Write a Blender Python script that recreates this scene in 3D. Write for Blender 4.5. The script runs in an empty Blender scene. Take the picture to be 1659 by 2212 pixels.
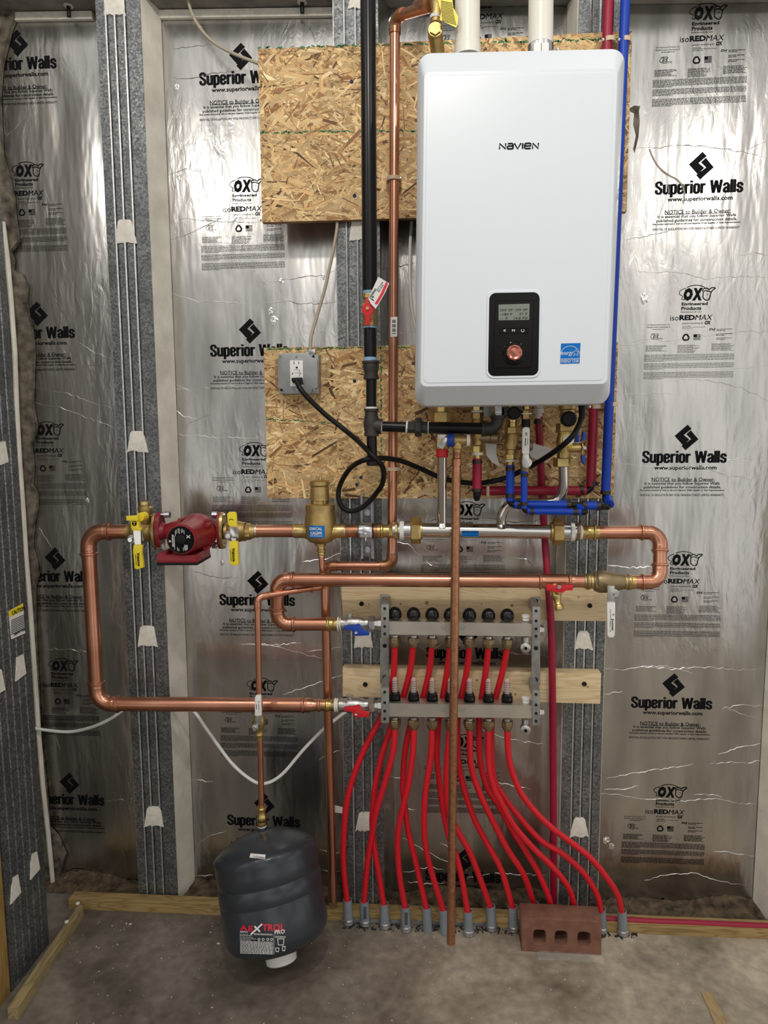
import bpy, bmesh, math, random
from mathutils import Vector, Matrix
from math import radians, sin, cos, pi, sqrt
random.seed(7)
SC = bpy.context.scene
COL = SC.collection
# ---------------------------------------------------------------- camera
FPX, CX, CY = 1540.0, 829.5, 1106.0
PITCH, YAW, ROLL = radians(6.5), radians(4.4), radians(-0.4)
CAM = Vector((0, -1.92, 1.39))
RM = Matrix.Rotation(YAW, 3, 'Z') @ Matrix.Rotation(pi/2-PITCH, 3, 'X') @ Matrix.Rotation(ROLL, 3, 'Z')
cd = bpy.data.cameras.new('camera'); cam = bpy.data.objects.new('camera', cd); COL.objects.link(cam)
cam.matrix_world = Matrix.Translation(CAM) @ RM.to_4x4()
cd.sensor_fit = 'HORIZONTAL'; cd.sensor_width = 36.0; cd.lens = FPX/1659*36; cd.clip_start = .02
SC.camera = cam
# ---------------------------------------------------------------- light
SC.view_settings.view_transform = 'Standard'; SC.view_settings.look = 'None'
SC.view_settings.gamma = 1; SC.view_settings.use_curve_mapping = False
SC.view_settings.exposure = 0.0
wd = bpy.data.worlds.new('world'); SC.world = wd; wd.use_nodes = True
wn = wd.node_tree; _t = wn.nodes.new('ShaderNodeTexCoord'); _n = wn.nodes.new('ShaderNodeTexNoise'); _n.inputs['Scale'].default_value = 2.6; _n.inputs['Detail'].default_value = 2
_r = wn.nodes.new('ShaderNodeValToRGB'); _r.color_ramp.elements[0].position = .4; _r.color_ramp.elements[0].color = (.3, .29, .28, 1); _r.color_ramp.elements[1].position = .62; _r.color_ramp.elements[1].color = (1.75, 1.7, 1.62, 1)
wn.links.new(_t.outputs['Generated'], _n.inputs['Vector']); wn.links.new(_n.outputs['Fac'], _r.inputs['Fac']); wn.links.new(_r.outputs['Color'], wn.nodes['Background'].inputs[0])
wd.node_tree.nodes['Background'].inputs[1].default_value = .68
def lamp(name, loc, w, r, col=(1, .95, .88)):
    l = bpy.data.lights.new(name, 'POINT'); l.energy = w; l.shadow_soft_size = r; l.color = col
    o = bpy.data.objects.new(name, l); o.location = loc; COL.objects.link(o); return o
lamp('ceiling_lamp', (-.04, -1.8, 3.0), 50, .07)
lamp('ceiling_lamp_right', (1.36, -1.85, 3.0), 22, .06)
lamp('ceiling_lamp_left', (-1.3, -1.85, 3.0), 19, .06)
# ---------------------------------------------------------------- helpers
def ray(px, py): return RM @ Vector(((px-CX)/FPX, -(py-CY)/FPX, -1))
def P(px, py, d=0.0):
    v = ray(px, py); t = (-d-CAM.y)/v.y; return CAM+v*t
def F(px, py, z=0.0):
    v = ray(px, py); t = (z-CAM.z)/v.z; return CAM+v*t
def S(px, py, x):
    v = ray(px, py); t = (x-CAM.x)/v.x; return CAM+v*t
FWD = RM @ Vector((0, 0, -1))
def W(n, p): return n*((p-CAM).dot(FWD))/FPX
def crop(x0, y0, s): return lambda *pts: [(x0+a*s, y0+b*s) for a, b in pts]

class MB:
    def __init__(s): s.b = bmesh.new()
    def add(s, verts, faces):
        vs = [s.b.verts.new(v) for v in verts]
        for f in faces:
            try: s.b.faces.new([vs[i] for i in f])
            except ValueError: pass
        return s
    def box(s, c, size, bev=0, rot=None, seg=2):
        t = bmesh.new(); bmesh.ops.create_cube(t, size=1)
        bmesh.ops.scale(t, vec=size, verts=t.verts)
        if bev: bmesh.ops.bevel(t, geom=t.edges[:], offset=bev, segments=seg, affect='EDGES', profile=.6)
        if rot is not None: bmesh.ops.rotate(t, matrix=rot, verts=t.verts)
        bmesh.ops.translate(t, vec=c, verts=t.verts)
        return s.merge(t)
    def bb(s, a, b, bev=0):
        c = [(a[i]+b[i])/2 for i in range(3)]; z = [abs(a[i]-b[i]) for i in range(3)]
        return s.box(c, z, bev)
    def merge(s, t):
        m = bpy.data.meshes.new('t'); t.to_mesh(m); t.free(); s.b.from_mesh(m); bpy.data.meshes.remove(m); return s
    def prism(s, front, off, bev=0):
        n = len(front); t = bmesh.new(); off = Vector(off)
        a = [t.verts.new(p) for p in front]; b = [t.verts.new(Vector(p)+off) for p in front]
        f1 = t.faces.new(a); t.faces.new(b[::-1])
        for i in range(n): t.faces.new((a[i], b[i], b[(i+1) % n], a[(i+1) % n]))
        bmesh.ops.recalc_face_normals(t, faces=t.faces)
        if bev:
            bmesh.ops.bevel(t, geom=list(f1.edges), offset=bev, segments=2, affect='EDGES', profile=.6, clamp_overlap=True)
        return s.merge(t)
    def pprism(s, poly, d, th, bev=0):     # wall-parallel slab: traced outline at its own depth and thickness
        return s.prism([P(x, y, d) for x, y in poly], (0, th, 0), bev)
    def tube(s, pts, r, seg=16, cap=True):
        pts = [Vector(p) for p in pts]; n = len(pts)
        rs = r if isinstance(r, (list, tuple)) else [r]*n
        T = [(pts[min(i+1, n-1)]-pts[max(i-1, 0)]).normalized() for i in range(n)]
        u = T[0].orthogonal().normalized(); rings = []
        for i in range(n):
            u = (u-T[i]*u.dot(T[i])).normalized(); v = T[i].cross(u)
            rings.append([s.b.verts.new(pts[i]+(u*cos(2*pi*k/seg)+v*sin(2*pi*k/seg))*rs[i]) for k in range(seg)])
        for i in range(n-1):
            for k in range(seg):
                s.b.faces.new((rings[i][k], rings[i][(k+1) % seg], rings[i+1][(k+1) % seg], rings[i+1][k]))
        if cap: s.b.faces.new(rings[0][::-1]); s.b.faces.new(rings[-1])
        return s
    def lathe(s, a, ax, prof, seg=24, rot=0, cap=True):
        a = Vector(a); ax = Vector(ax).normalized()
        ref = Vector((0, 0, 1)) if abs(ax.z) < .9 else Vector((1, 0, 0))
        u = (ref-ax*ref.dot(ax)).normalized(); v = ax.cross(u); rings = []
        for t, r in prof:
            rings.append([s.b.verts.new(a+ax*t+(u*cos(2*pi*k/seg+rot)+v*sin(2*pi*k/seg+rot))*max(r, 1e-5)) for k in range(seg)])
        for i in range(len(rings)-1):
            for k in range(seg):
                s.b.faces.new((rings[i][k], rings[i][(k+1) % seg], rings[i+1][(k+1) % seg], rings[i+1][k]))
        if cap: s.b.faces.new(rings[0][::-1]); s.b.faces.new(rings[-1])
        return s
    def pl(s, a, b, d, prof, seg=24, rot=0):     # lathe with its profile in pixel units
        da, db = d if isinstance(d, tuple) else (d, d)
        A, B = P(a[0], a[1], da), P(b[0], b[1], db)
        L = math.hypot(b[0]-a[0], b[1]-a[1]) or 1; k = (B-A).length/L; w = W(1, (A+B)/2)
        return s.lathe(A, B-A, [(t*k, r*w) for t, r in prof], seg, rot)
    def build(s, name, mat, parent=None, smooth=True, ang=38):
        me = bpy.data.meshes.new(name)
        bmesh.ops.recalc_face_normals(s.b, faces=s.b.faces)
        s.b.to_mesh(me); s.b.free()
        if smooth:
            for p in me.polygons: p.use_smooth = True
            me.set_sharp_from_angle(angle=radians(ang))
        for m in (mat if isinstance(mat, list) else [mat]): me.materials.append(m)
        o = bpy.data.objects.new(name, me); COL.objects.link(o)
        if parent: o.parent = parent
        return o
def tag(o, label, cat, group=None):
    o['label'] = label; o['category'] = cat
    if group: o['group'] = group
    return o
def E(name, label, cat, group=None):
    o = bpy.data.objects.new(name, None); o.empty_display_size = .02; COL.objects.link(o); return tag(o, label, cat, group)
def struct(o): o['kind'] = 'structure'; return o
def spline(pts, n=8):
    out = []; pts = [Vector(p) for p in pts]; q = [pts[0]*2-pts[1]]+pts+[pts[-1]*2-pts[-2]]
    for i in range(1, len(q)-2):
        a, b, c, d = q[i-1:i+3]
        for k in range(n):
            t = k/n; out.append(.5*((2*b)+(c-a)*t+(2*a-5*b+4*c-d)*t*t+(3*b-a-3*c+d)*t**3))
    return out+[pts[-1]]
def arc(a, c, b, R, n=9):      # rounded corner
    u = (a-c).normalized(); v = (b-c).normalized(); th = u.angle(v); cut = R/math.tan(th/2)
    s0, s1 = c+u*cut, c+v*cut; m = (u+v).normalized(); o = c+m*(R/sin(th/2))
    e0, e1 = s0-o, s1-o; w = e0.angle(e1)
    return [o+(e0*sin((1-i/n)*w)+e1*sin(i/n*w))/sin(w) for i in range(n+1)]
def ring_prof(t, r, w=.004, h=.0022): return [(t-w/2, r), (t-w/4, r+h), (t+w/4, r+h), (t+w/2, r)]
def run(root, pts, r, R, mat, elbow='elbow', er=1.08, collar=None, emat=None, pname='pipe', press=True, seg=20):
    """straight pipes and elbows along a path; every straight and every elbow its own part"""
    pts = [Vector(p) for p in pts]; prev = pts[0]; emat = emat or mat; collar = r*1.3 if collar is None else collar
    for i in range(1, len(pts)):
        c = pts[i]
        if i < len(pts)-1:
            A = arc(pts[i-1], c, pts[i+1], R); end = A[0]
        else: end = c
        if (end-prev).length > 1e-4: MB().tube([prev, end], r, seg).build(pname, mat, root)
        if i < len(pts)-1:
            m = MB(); ua = (A[0]-A[1]).normalized(); ub = (A[-1]-A[-2]).normalized()
            a0 = A[0]+(pts[i-1]-c).normalized()*collar; a1 = A[-1]+(pts[i+1]-c).normalized()*collar
            m.tube([a0]+A+[a1], r*er, seg)
            if press:
                for q, dr in ((a0, (A[0]-a0)), (a1, (A[-1]-a1))):
                    m.lathe(q, dr, [(0, r*er)]+[(t, x) for t, x in ring_prof(r*.35, r*er, r*.45, r*.16)]+[(r*.9, r*er), (r, r*er*1.03), (r*1.1, r*er)], seg, cap=False)
            m.build(elbow, emat, root); prev = A[-1]
def cyl(root, name, a, b, r, mat, seg=20): return MB().tube([a, b], r, seg).build(name, mat, root)
def textmesh(st, w, h, bold=0, shear=0, key={}):
    k = (st, w, h, bold, shear)
    if k in key: return key[k]
    cu = bpy.data.curves.new('t', 'FONT'); cu.body = st; cu.size = 1; cu.offset = bold; cu.resolution_u = 2; cu.shear = shear
    cu.align_x = 'CENTER'
    o = bpy.data.objects.new('t', cu); COL.objects.link(o)
    dg = bpy.context.evaluated_depsgraph_get(); me = bpy.data.meshes.new_from_object(o.evaluated_get(dg))
    bpy.data.objects.remove(o); xs = [v.co.x for v in me.vertices]; ys = [v.co.y for v in me.vertices]
    x0, x1, y0, y1 = min(xs), max(xs), min(ys), max(ys)
    for v in me.vertices:
        v.co.x = (v.co.x-(x0+x1)/2)*w/(x1-x0); v.co.y = (v.co.y-(y0+y1)/2)*h/(y1-y0); v.co.z = 0
    key[k] = me; return me
def frame(c, u, v): u = Vector(u).normalized(); n = u.cross(Vector(v)).normalized(); v = n.cross(u); return Matrix(((u.x, v.x, n.x, c[0]), (u.y, v.y, n.y, c[1]), (u.z, v.z, n.z, c[2]), (0, 0, 0, 1)))
WX, WZ = Vector((1, 0, 0)), Vector((0, 0, 1))
def ink(mb, st, c, w, h, u=WX, v=WZ, bold=0, shear=0):     # lettering as flat ink shapes
    t = bmesh.new(); t.from_mesh(textmesh(st, round(w, 5), round(h, 5), bold, shear)); t.transform(frame(c, u, v)); mb.merge(t); return mb
def ribbon(mb, pts, w, z=0, M=None, closed=False):
    pts = [Vector((p[0], p[1], 0)) for p in pts]; n = len(pts); L = []; Rr = []
    for i, p in enumerate(pts):
        if closed: t = pts[(i+1) % n]-pts[i-1]
        else: t = pts[min(i+1, n-1)]-pts[max(i-1, 0)]
        t.normalize(); q = Vector((-t.y, t.x, 0)); a = p+q*w/2; b = p-q*w/2; a.z = b.z = z
        L.append(M @ a if M else a); Rr.append(M @ b if M else b)
    f = [(i, i+1, n+i+1, n+i) for i in range(n-1)]+([(n-1, 0, n, 2*n-1)] if closed else [])
    mb.add(L+Rr, f); return mb
# ---------------------------------------------------------------- materials
def mat(name, col, rough=.5, metal=0, bump=0, bscale=200, var=0, vscale=20, coat=0, spec=.5, **k):
    m = bpy.data.materials.new(name); m.use_nodes = True; nt = m.node_tree; b = nt.nodes['Principled BSDF']
    b.inputs['Base Color'].default_value = (*col, 1); b.inputs['Roughness'].default_value = rough; b.inputs['Metallic'].default_value = metal
    b.inputs['Coat Weight'].default_value = coat; b.inputs['Specular IOR Level'].default_value = spec
    if 'trans' in k: b.inputs['Transmission Weight'].default_value = k['trans']
    if 'alpha' in k: b.inputs['Alpha'].default_value = k['alpha']
    tc = nt.nodes.new('ShaderNodeTexCoord')
    if var:
        n = nt.nodes.new('ShaderNodeTexNoise'); n.inputs['Scale'].default_value = vscale; n.inputs['Detail'].default_value = 5
        nt.links.new(tc.outputs['Object'], n.inputs['Vector'])
        r = nt.nodes.new('ShaderNodeValToRGB'); r.color_ramp.elements[0].position = .3; r.color_ramp.elements[1].position = .72
        c2 = k.get('col2', tuple(c*(1-var) for c in col))
        r.color_ramp.elements[0].color = (*c2, 1); r.color_ramp.elements[1].color = (*col, 1)
        nt.links.new(n.outputs['Fac'], r.inputs['Fac']); nt.links.new(r.outputs['Color'], b.inputs['Base Color'])
    if bump:
        n = nt.nodes.new('ShaderNodeTexNoise'); n.inputs['Scale'].default_value = bscale; n.inputs['Detail'].default_value = 3
        nt.links.new(tc.outputs['Object'], n.inputs['Vector'])
        bp = nt.nodes.new('ShaderNodeBump'); bp.inputs['Strength'].default_value = bump; bp.inputs['Distance'].default_value = .002
        nt.links.new(n.outputs['Fac'], bp.inputs['Height']); nt.links.new(bp.outputs['Normal'], b.inputs['Normal'])
    return m
M = {}
M['copper'] = mat('copper', (.7, .345, .23), .26, .95, var=1, col2=(.5, .225, .14), vscale=9, bump=.06, bscale=60)
M['copper_old'] = mat('copper_tarnished', (.62, .29, .15), .34, .9, var=1, col2=(.25, .12, .07), vscale=30)
M['copper_rod'] = mat('copper_speckled', (.56, .28, .16), .36, .85, var=1, col2=(.36, .17, .09), vscale=120)
M['brass'] = mat('brass', (.72, .55, .24), .3, .95, var=1, col2=(.5, .36, .13), vscale=40)
M['brass_cast'] = mat('brass_cast', (.55, .4, .17), .42, .9, bump=.25, bscale=400, var=1, col2=(.42, .29, .11), vscale=60)
M['bronze'] = mat('bronze_dull', (.3, .23, .13), .42, .8, bump=.2, bscale=300)
M['steel'] = mat('stainless', (.62, .6, .57), .16, 1)
M['chrome'] = mat('zinc_bright', (.72, .73, .74), .2, 1, var=.3, vscale=90)
M['nickel'] = mat('nickel', (.55, .55, .53), .3, .95, bump=.15, bscale=200)
M['bar'] = mat('manifold_steel', (.66, .62, .55), .36, .85, var=.25, vscale=12)
M['plate'] = mat('zinc_plate', (.42, .42, .4), .45, .7, var=.3, vscale=60)
M['blackpipe'] = mat('black_steel', (.007, .007, .008), .28, spec=.28)
M['iron'] = mat('black_iron', (.032, .029, .027), .45, .1, bump=.3, bscale=500)
M['rubber'] = mat('black_rubber', (.006, .006, .007), .4, spec=.25)
M['blackgloss'] = mat('black_gloss', (.002, .002, .002), .08, spec=.2)
M['smoke'] = mat('smoked_cap', (.008, .008, .009), .1, spec=.45)
M['ink'] = mat('black_ink', (.006, .006, .007), .6, spec=.1)
M['inkgrey'] = mat('thin_ink', (.04, .04, .04), .6, spec=.1)
M['white'] = mat('white_enamel', (.73, .78, .83), .3, coat=.2)
M['pvc'] = mat('white_pvc', (.76, .74, .66), .35)
M['plastic'] = mat('white_plastic', (.8, .79, .76), .4)
M['tape'] = mat('thread_tape', (.8, .79, .75), .7, bump=.6, bscale=600)
M['tapeblue'] = mat('thread_tape_blue', (.35, .55, .8), .6, bump=.6, bscale=600, var=.4, vscale=300)
M['pexred'] = mat('bright_red_tube', (.64, .012, .024), .38, spec=.4)
M['pexcrim'] = mat('crimson_tube', (.3, .008, .035), .38, spec=.4)
M['pexblue'] = mat('blue_tube', (.002, .045, .4), .35, spec=.35)
M['pump'] = mat('pump_red', (.23, .006, .014), .38, bump=.12, bscale=700, coat=.2)
M['yellow'] = mat('yellow_vinyl', (.85, .68, .03), .4)
M['redh'] = mat('red_handle', (.62, .01, .02), .4)
M['blueh'] = mat('blue_handle', (.006, .05, .36), .4)
M['label'] = mat('blue_label', (.005, .16, .55), .4, spec=.2)
M['red'] = mat('red_ink', (.75, .02, .05), .4)
M['paper'] = mat('paper', (.8, .79, .77), .6)
M['tank'] = mat('tank_paint', (.03, .036, .044), .25, spec=.45)
M['box'] = mat('outlet_box_metal', (.32, .33, .33), .42, .6, var=.2, vscale=40)
M['clip'] = mat('beige_clip', (.62, .47, .32), .5)
M['conduit'] = mat('grey_conduit', (.23, .26, .29), .5, var=.15, vscale=40)
M['foam'] = mat('foam_cream', (.86, .83, .74), .8, bump=.5, bscale=500, var=.2, vscale=80)
M['brick'] = mat('brick', (.25, .125, .08), .85, bump=.8, bscale=250, var=1, col2=(.17, .07, .045), vscale=30)
M['conc'] = mat('concrete_grey', (.3, .28, .25), .85, bump=.8, bscale=90, var=1, col2=(.15, .14, .12), vscale=16)
M['conc2'] = mat('concrete_pale', (.82, .79, .7), .8, bump=.5, bscale=120, var=1, col2=(.62, .58, .5), vscale=14)
M['crumble'] = mat('crumbled_concrete', (.24, .21, .165), .95, bump=1, bscale=70, var=1, col2=(.05, .043, .033), vscale=38, spec=.1)
M['crimp'] = mat('black_crimp', (.05, .035, .03), .35, .6)
M['dirt'] = mat('brown_dirt', (.16, .12, .08), .95, bump=1, bscale=200, var=1, col2=(.04, .03, .02), vscale=40, spec=.1)
M['lcd'] = mat('lcd', (.2, .23, .19), .25)
M['dial'] = mat('dial_copper', (.45, .16, .12), .25, .8)
M['cable'] = mat('cable_sheath', (.42, .36, .27), .5)
M['gapgrey'] = mat('grey_ink', (.28, .28, .27), .5)
M['green'] = mat('green_ink', (.06, .2, .08), .7)
M['screw'] = mat('blue_screw', (.03, .05, .12), .4, .5)
M['darkhole'] = mat('dark_bolt', (.012, .012, .012), .5, .4)
M['clear'] = mat('clear_sightglass', (.75, .62, .58), .12, alpha=.5)
M['film'] = mat('clear_film', (.75, .75, .75), .08, alpha=.16)
def N(nt, t, **k):
    n = nt.nodes.new('ShaderNode'+t)
    for a, b in k.items():
        if a in n.inputs: n.inputs[a].default_value = b
        else: setattr(n, a, b)
    return n
def base(name, rough, metal=0):
    m = bpy.data.materials.new(name); m.use_nodes = True; nt = m.node_tree; b = nt.nodes['Principled BSDF']
    b.inputs['Roughness'].default_value = rough; b.inputs['Metallic'].default_value = metal
    tc = N(nt, 'TexCoord'); return m, nt, b, tc
def mapped(nt, tc, sc, rot=(0, 0, 0)):
    mp = N(nt, 'Mapping'); mp.inputs['Scale'].default_value = sc; mp.inputs['Rotation'].default_value = rot
    nt.links.new(tc.outputs['Object'], mp.inputs['Vector']); return mp
def foil():
    m, nt, b, tc = base('foil_facing', .3, 1.0); L = nt.links.new
    mp = mapped(nt, tc, (5, 5, 1.1)); n1 = N(nt, 'TexNoise', Scale=2.2, Detail=3.0); L(mp.outputs[0], n1.inputs['Vector'])
    mp2 = mapped(nt, tc, (26, 26, 9), (0, .5, 0)); n2 = N(nt, 'TexNoise', Scale=1.6, Detail=4.0, Distortion=1.2); L(mp2.outputs[0], n2.inputs['Vector'])
    n3 = N(nt, 'TexNoise', Scale=3.0, Detail=2.0); L(tc.outputs['Object'], n3.inputs['Vector'])
    rr = N(nt, 'MapRange'); rr.inputs[1].default_value = .36; rr.inputs[2].default_value = .62; L(n3.outputs['Fac'], rr.inputs[0])
    mul = N(nt, 'Math', operation='MULTIPLY'); L(n2.outputs['Fac'], mul.inputs[0]); L(rr.outputs[0], mul.inputs[1])
    b1 = N(nt, 'Bump', Strength=.5, Distance=.014); L(n1.outputs['Fac'], b1.inputs['Height'])
    b2 = N(nt, 'Bump', Strength=.4, Distance=.004); L(mul.outputs[0], b2.inputs['Height']); L(b1.outputs[0], b2.inputs['Normal'])
    L(b2.outputs[0], b.inputs['Normal'])
    r = N(nt, 'ValToRGB'); r.color_ramp.elements[0].position = .3; r.color_ramp.elements[0].color = (.44, .435, .425, 1); r.color_ramp.elements[1].position = .7; r.color_ramp.elements[1].color = (.68, .665, .64, 1)
    L(n1.outputs['Fac'], r.inputs['Fac']); L(r.outputs[0], b.inputs['Base Color'])
    rr2 = N(nt, 'MapRange'); rr2.inputs[3].default_value = .18; rr2.inputs[4].default_value = .36; L(n1.outputs['Fac'], rr2.inputs[0]); L(rr2.outputs[0], b.inputs['Roughness'])
    return m
M['foil'] = foil()
M['crease'] = mat('foil_crease', (.9, .88, .86), .22, 1)
def galv(name, c0, c1):
    m, nt, b, tc = base(name, .42, .75); L = nt.links.new
    v = N(nt, 'TexVoronoi', Scale=230.0); L(tc.outputs['Object'], v.inputs['Vector'])
    n = N(nt, 'TexNoise', Scale=14.0, Detail=4.0); L(tc.outputs['Object'], n.inputs['Vector'])
    sp = N(nt, 'SeparateColor'); L(v.outputs['Color'], sp.inputs[0])
    mx = N(nt, 'Math', operation='MULTIPLY'); L(sp.outputs[0], mx.inputs[0]); L(n.outputs['Fac'], mx.inputs[1])
    r = N(nt, 'ValToRGB'); r.color_ramp.elements[0].position = .05; r.color_ramp.elements[0].color = (*c0, 1); r.color_ramp.elements[1].position = .6; r.color_ramp.elements[1].color = (*c1, 1)
    L(mx.outputs[0], r.inputs['Fac']); L(r.outputs[0], b.inputs['Base Color'])
    rr = N(nt, 'MapRange'); rr.inputs[3].default_value = .32; rr.inputs[4].default_value = .6; L(sp.outputs[1], rr.inputs[0]); L(rr.outputs[0], b.inputs['Roughness'])
    return m
M['galv'] = galv('galvanised_steel', (.11, .118, .12), (.29, .3, .3))
M['ridge'] = mat('zinc_edge_highlight', (.7, .71, .7), .3, .8, var=.35, vscale=150)  # brighter zinc colour stands in for lamp highlights along the stud ridges
M['strut'] = galv('strut_steel', (.3, .31, .32), (.5, .51, .52))
def wood(name, c0, c1, axis, scale=9):
    m, nt, b, tc = base(name, .7); L = nt.links.new
    sc = [scale*3]*3; sc[axis] = scale*.12*3
    mp = mapped(nt, tc, sc); n0 = N(nt, 'TexNoise', Scale=1.2, Detail=3.0, Distortion=.6); L(mp.outputs[0], n0.inputs['Vector'])
    w = N(nt, 'Math', operation='MULTIPLY'); w.inputs[1].default_value = 16; L(n0.outputs['Fac'], w.inputs[0])
    fr = N(nt, 'Math', operation='PINGPONG'); fr.inputs[1].default_value = 1; L(w.outputs[0], fr.inputs[0])
    r = N(nt, 'ValToRGB'); r.color_ramp.elements[0].color = (*c0, 1); r.color_ramp.elements[0].position = 0; r.color_ramp.elements[1].color = (*c1, 1); r.color_ramp.elements[1].position = .55
    L(fr.outputs[0], r.inputs['Fac']); L(r.outputs[0], b.inputs['Base Color'])
    bp = N(nt, 'Bump', Strength=.2, Distance=.001); L(fr.outputs[0], bp.inputs['Height']); L(bp.outputs[0], b.inputs['Normal'])
    return m
M['pine'] = wood('pine', (.6, .44, .24), (.72, .57, .35), 0)
M['treated'] = wood('treated_pine', (.22, .14, .045), (.36, .25, .1), 0)
M['treatedY'] = wood('treated_pine_side', (.2, .15, .07), (.33, .25, .12), 1)
M['treatedZ'] = wood('treated_post', (.3, .17, .04), (.42, .27, .08), 2)
M['cardboard'] = wood('cardboard_strip', (.33, .22, .1), (.42, .3, .15), 1)
def floor_mat():
    m, nt, b, tc = base('floor_concrete', .6); L = nt.links.new
    n = N(nt, 'TexNoise', Scale=3.2, Detail=9.0, Roughness=.62, Distortion=.4); L(tc.outputs['Object'], n.inputs['Vector'])
    n2 = N(nt, 'TexNoise', Scale=38.0, Detail=6.0); L(tc.outputs['Object'], n2.inputs['Vector'])
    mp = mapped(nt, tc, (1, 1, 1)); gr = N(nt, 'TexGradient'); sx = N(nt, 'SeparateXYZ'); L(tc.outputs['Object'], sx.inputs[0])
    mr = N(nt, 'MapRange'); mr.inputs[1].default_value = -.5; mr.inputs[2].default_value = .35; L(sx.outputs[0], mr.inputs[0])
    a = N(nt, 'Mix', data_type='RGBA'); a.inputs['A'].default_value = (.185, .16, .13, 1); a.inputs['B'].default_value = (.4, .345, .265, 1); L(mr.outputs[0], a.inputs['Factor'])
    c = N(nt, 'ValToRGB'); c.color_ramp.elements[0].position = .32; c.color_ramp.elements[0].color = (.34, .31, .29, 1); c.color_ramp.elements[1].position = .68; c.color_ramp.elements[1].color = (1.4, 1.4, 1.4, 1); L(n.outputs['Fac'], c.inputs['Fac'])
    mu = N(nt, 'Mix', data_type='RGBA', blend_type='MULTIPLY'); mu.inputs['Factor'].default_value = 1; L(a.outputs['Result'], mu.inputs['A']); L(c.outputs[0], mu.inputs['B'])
    c2 = N(nt, 'ValToRGB'); c2.color_ramp.elements[0].position = .3; c2.color_ramp.elements[0].color = (.75, .75, .75, 1); c2.color_ramp.elements[1].position = .7; c2.color_ramp.elements[1].color = (1.15, 1.15, 1.15, 1); L(n2.outputs['Fac'], c2.inputs['Fac'])
    m2 = N(nt, 'Mix', data_type='RGBA', blend_type='MULTIPLY'); m2.inputs['Factor'].default_value = 1; L(mu.outputs['Result'], m2.inputs['A']); L(c2.outputs[0], m2.inputs['B'])
    L(m2.outputs['Result'], b.inputs['Base Color'])
    bp = N(nt, 'Bump', Strength=.35, Distance=.003); L(n2.outputs['Fac'], bp.inputs['Height']); L(bp.outputs[0], b.inputs['Normal'])
    rr = N(nt, 'MapRange'); rr.inputs[3].default_value = .4; rr.inputs[4].default_value = .75; L(n.outputs['Fac'], rr.inputs[0]); L(rr.outputs[0], b.inputs['Roughness'])
    return m
M['floor'] = floor_mat()
def osb_mat():
    m, nt, b, tc = base('osb_strands', .65); L = nt.links.new
    at = N(nt, 'Attribute', attribute_name='strand'); uv = N(nt, 'UVMap')
    mp = N(nt, 'Mapping'); mp.inputs['Scale'].default_value = (14, 420, 1); L(uv.outputs[0], mp.inputs['Vector'])
    n = N(nt, 'TexNoise', Scale=1.0, Detail=3.0); L(mp.outputs[0], n.inputs['Vector'])
    c = N(nt, 'ValToRGB'); c.color_ramp.elements[0].position = .25; c.color_ramp.elements[0].color = (.68, .64, .6, 1); c.color_ramp.elements[1].position = .65; c.color_ramp.elements[1].color = (1.1, 1.1, 1.1, 1); L(n.outputs['Fac'], c.inputs['Fac'])
    mu = N(nt, 'Mix', data_type='RGBA', blend_type='MULTIPLY'); mu.inputs['Factor'].default_value = 1; L(at.outputs['Color'], mu.inputs['A']); L(c.outputs[0], mu.inputs['B'])
    L(mu.outputs['Result'], b.inputs['Base Color']); return m
M['osb'] = osb_mat()

# ================================================================ SETTING
DF = -.09                                    # foil lies 90 mm behind the stud faces
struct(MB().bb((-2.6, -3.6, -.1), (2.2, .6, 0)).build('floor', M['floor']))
ZA, ZB = P(148, 27, DF), P(1500, 7, DF); ZT = ZB.z
def ZTf(x): return ZA.z+(ZB.z-ZA.z)*(x-ZA.x)/(ZB.x-ZA.x)
struct(MB().bb((-2.4, -DF+.05, -.02), (2.2, .32, 2.9)).build('wall_back', M['conc']))
struct(MB().prism([Vector((-2.4, .004, ZTf(-2.4))), Vector((2.2, .004, ZTf(2.2))), Vector((2.2, .004, 2.95)), Vector((-2.4, .004, 2.95))], (0, .134, 0)).build('trim_1', M['conc']))          # bond beam
struct(MB().bb((-1.8, -.9, 0), (-1.34, .135, 2.9)).build('wall_left', M['conc']))
XS = [(P(269.5, 1300).x, P(357, 1300).x), (P(738, 1300).x, P(826, 1300).x), (P(1222, 1300).x, P(1309, 1300).x)]
XS.append((XS[2][0]+.61, XS[2][1]+.61))
# concrete ribs behind the studs
rl = ['pale concrete rib behind the left grooved steel stud', 'concrete rib behind the middle steel stud with the pipe clamp', 'concrete rib behind the right steel stud', 'tall concrete rib at the right edge of the picture']
for i, (a, b) in enumerate(XS):
    ex = [.0, -.001, -.004, 0][i]
    if i == 3: pts = [(a-.012, .0), (b, .0), (b, .088), (a-.04, .088)]
    else: pts = [(a-.003, .006), (b+ex, .006), (b+.022, .088), (a-.014, .088)]
    o = MB().prism([Vector((x, y, 0.0)) for x, y in pts], (0, 0, ZTf(a)-.002)).build('concrete_rib', M['foil'] if i == 1 else M['conc2'], ang=30); tag(o, rl[i], 'concrete rib', 'concrete ribs of the wall')
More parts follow.
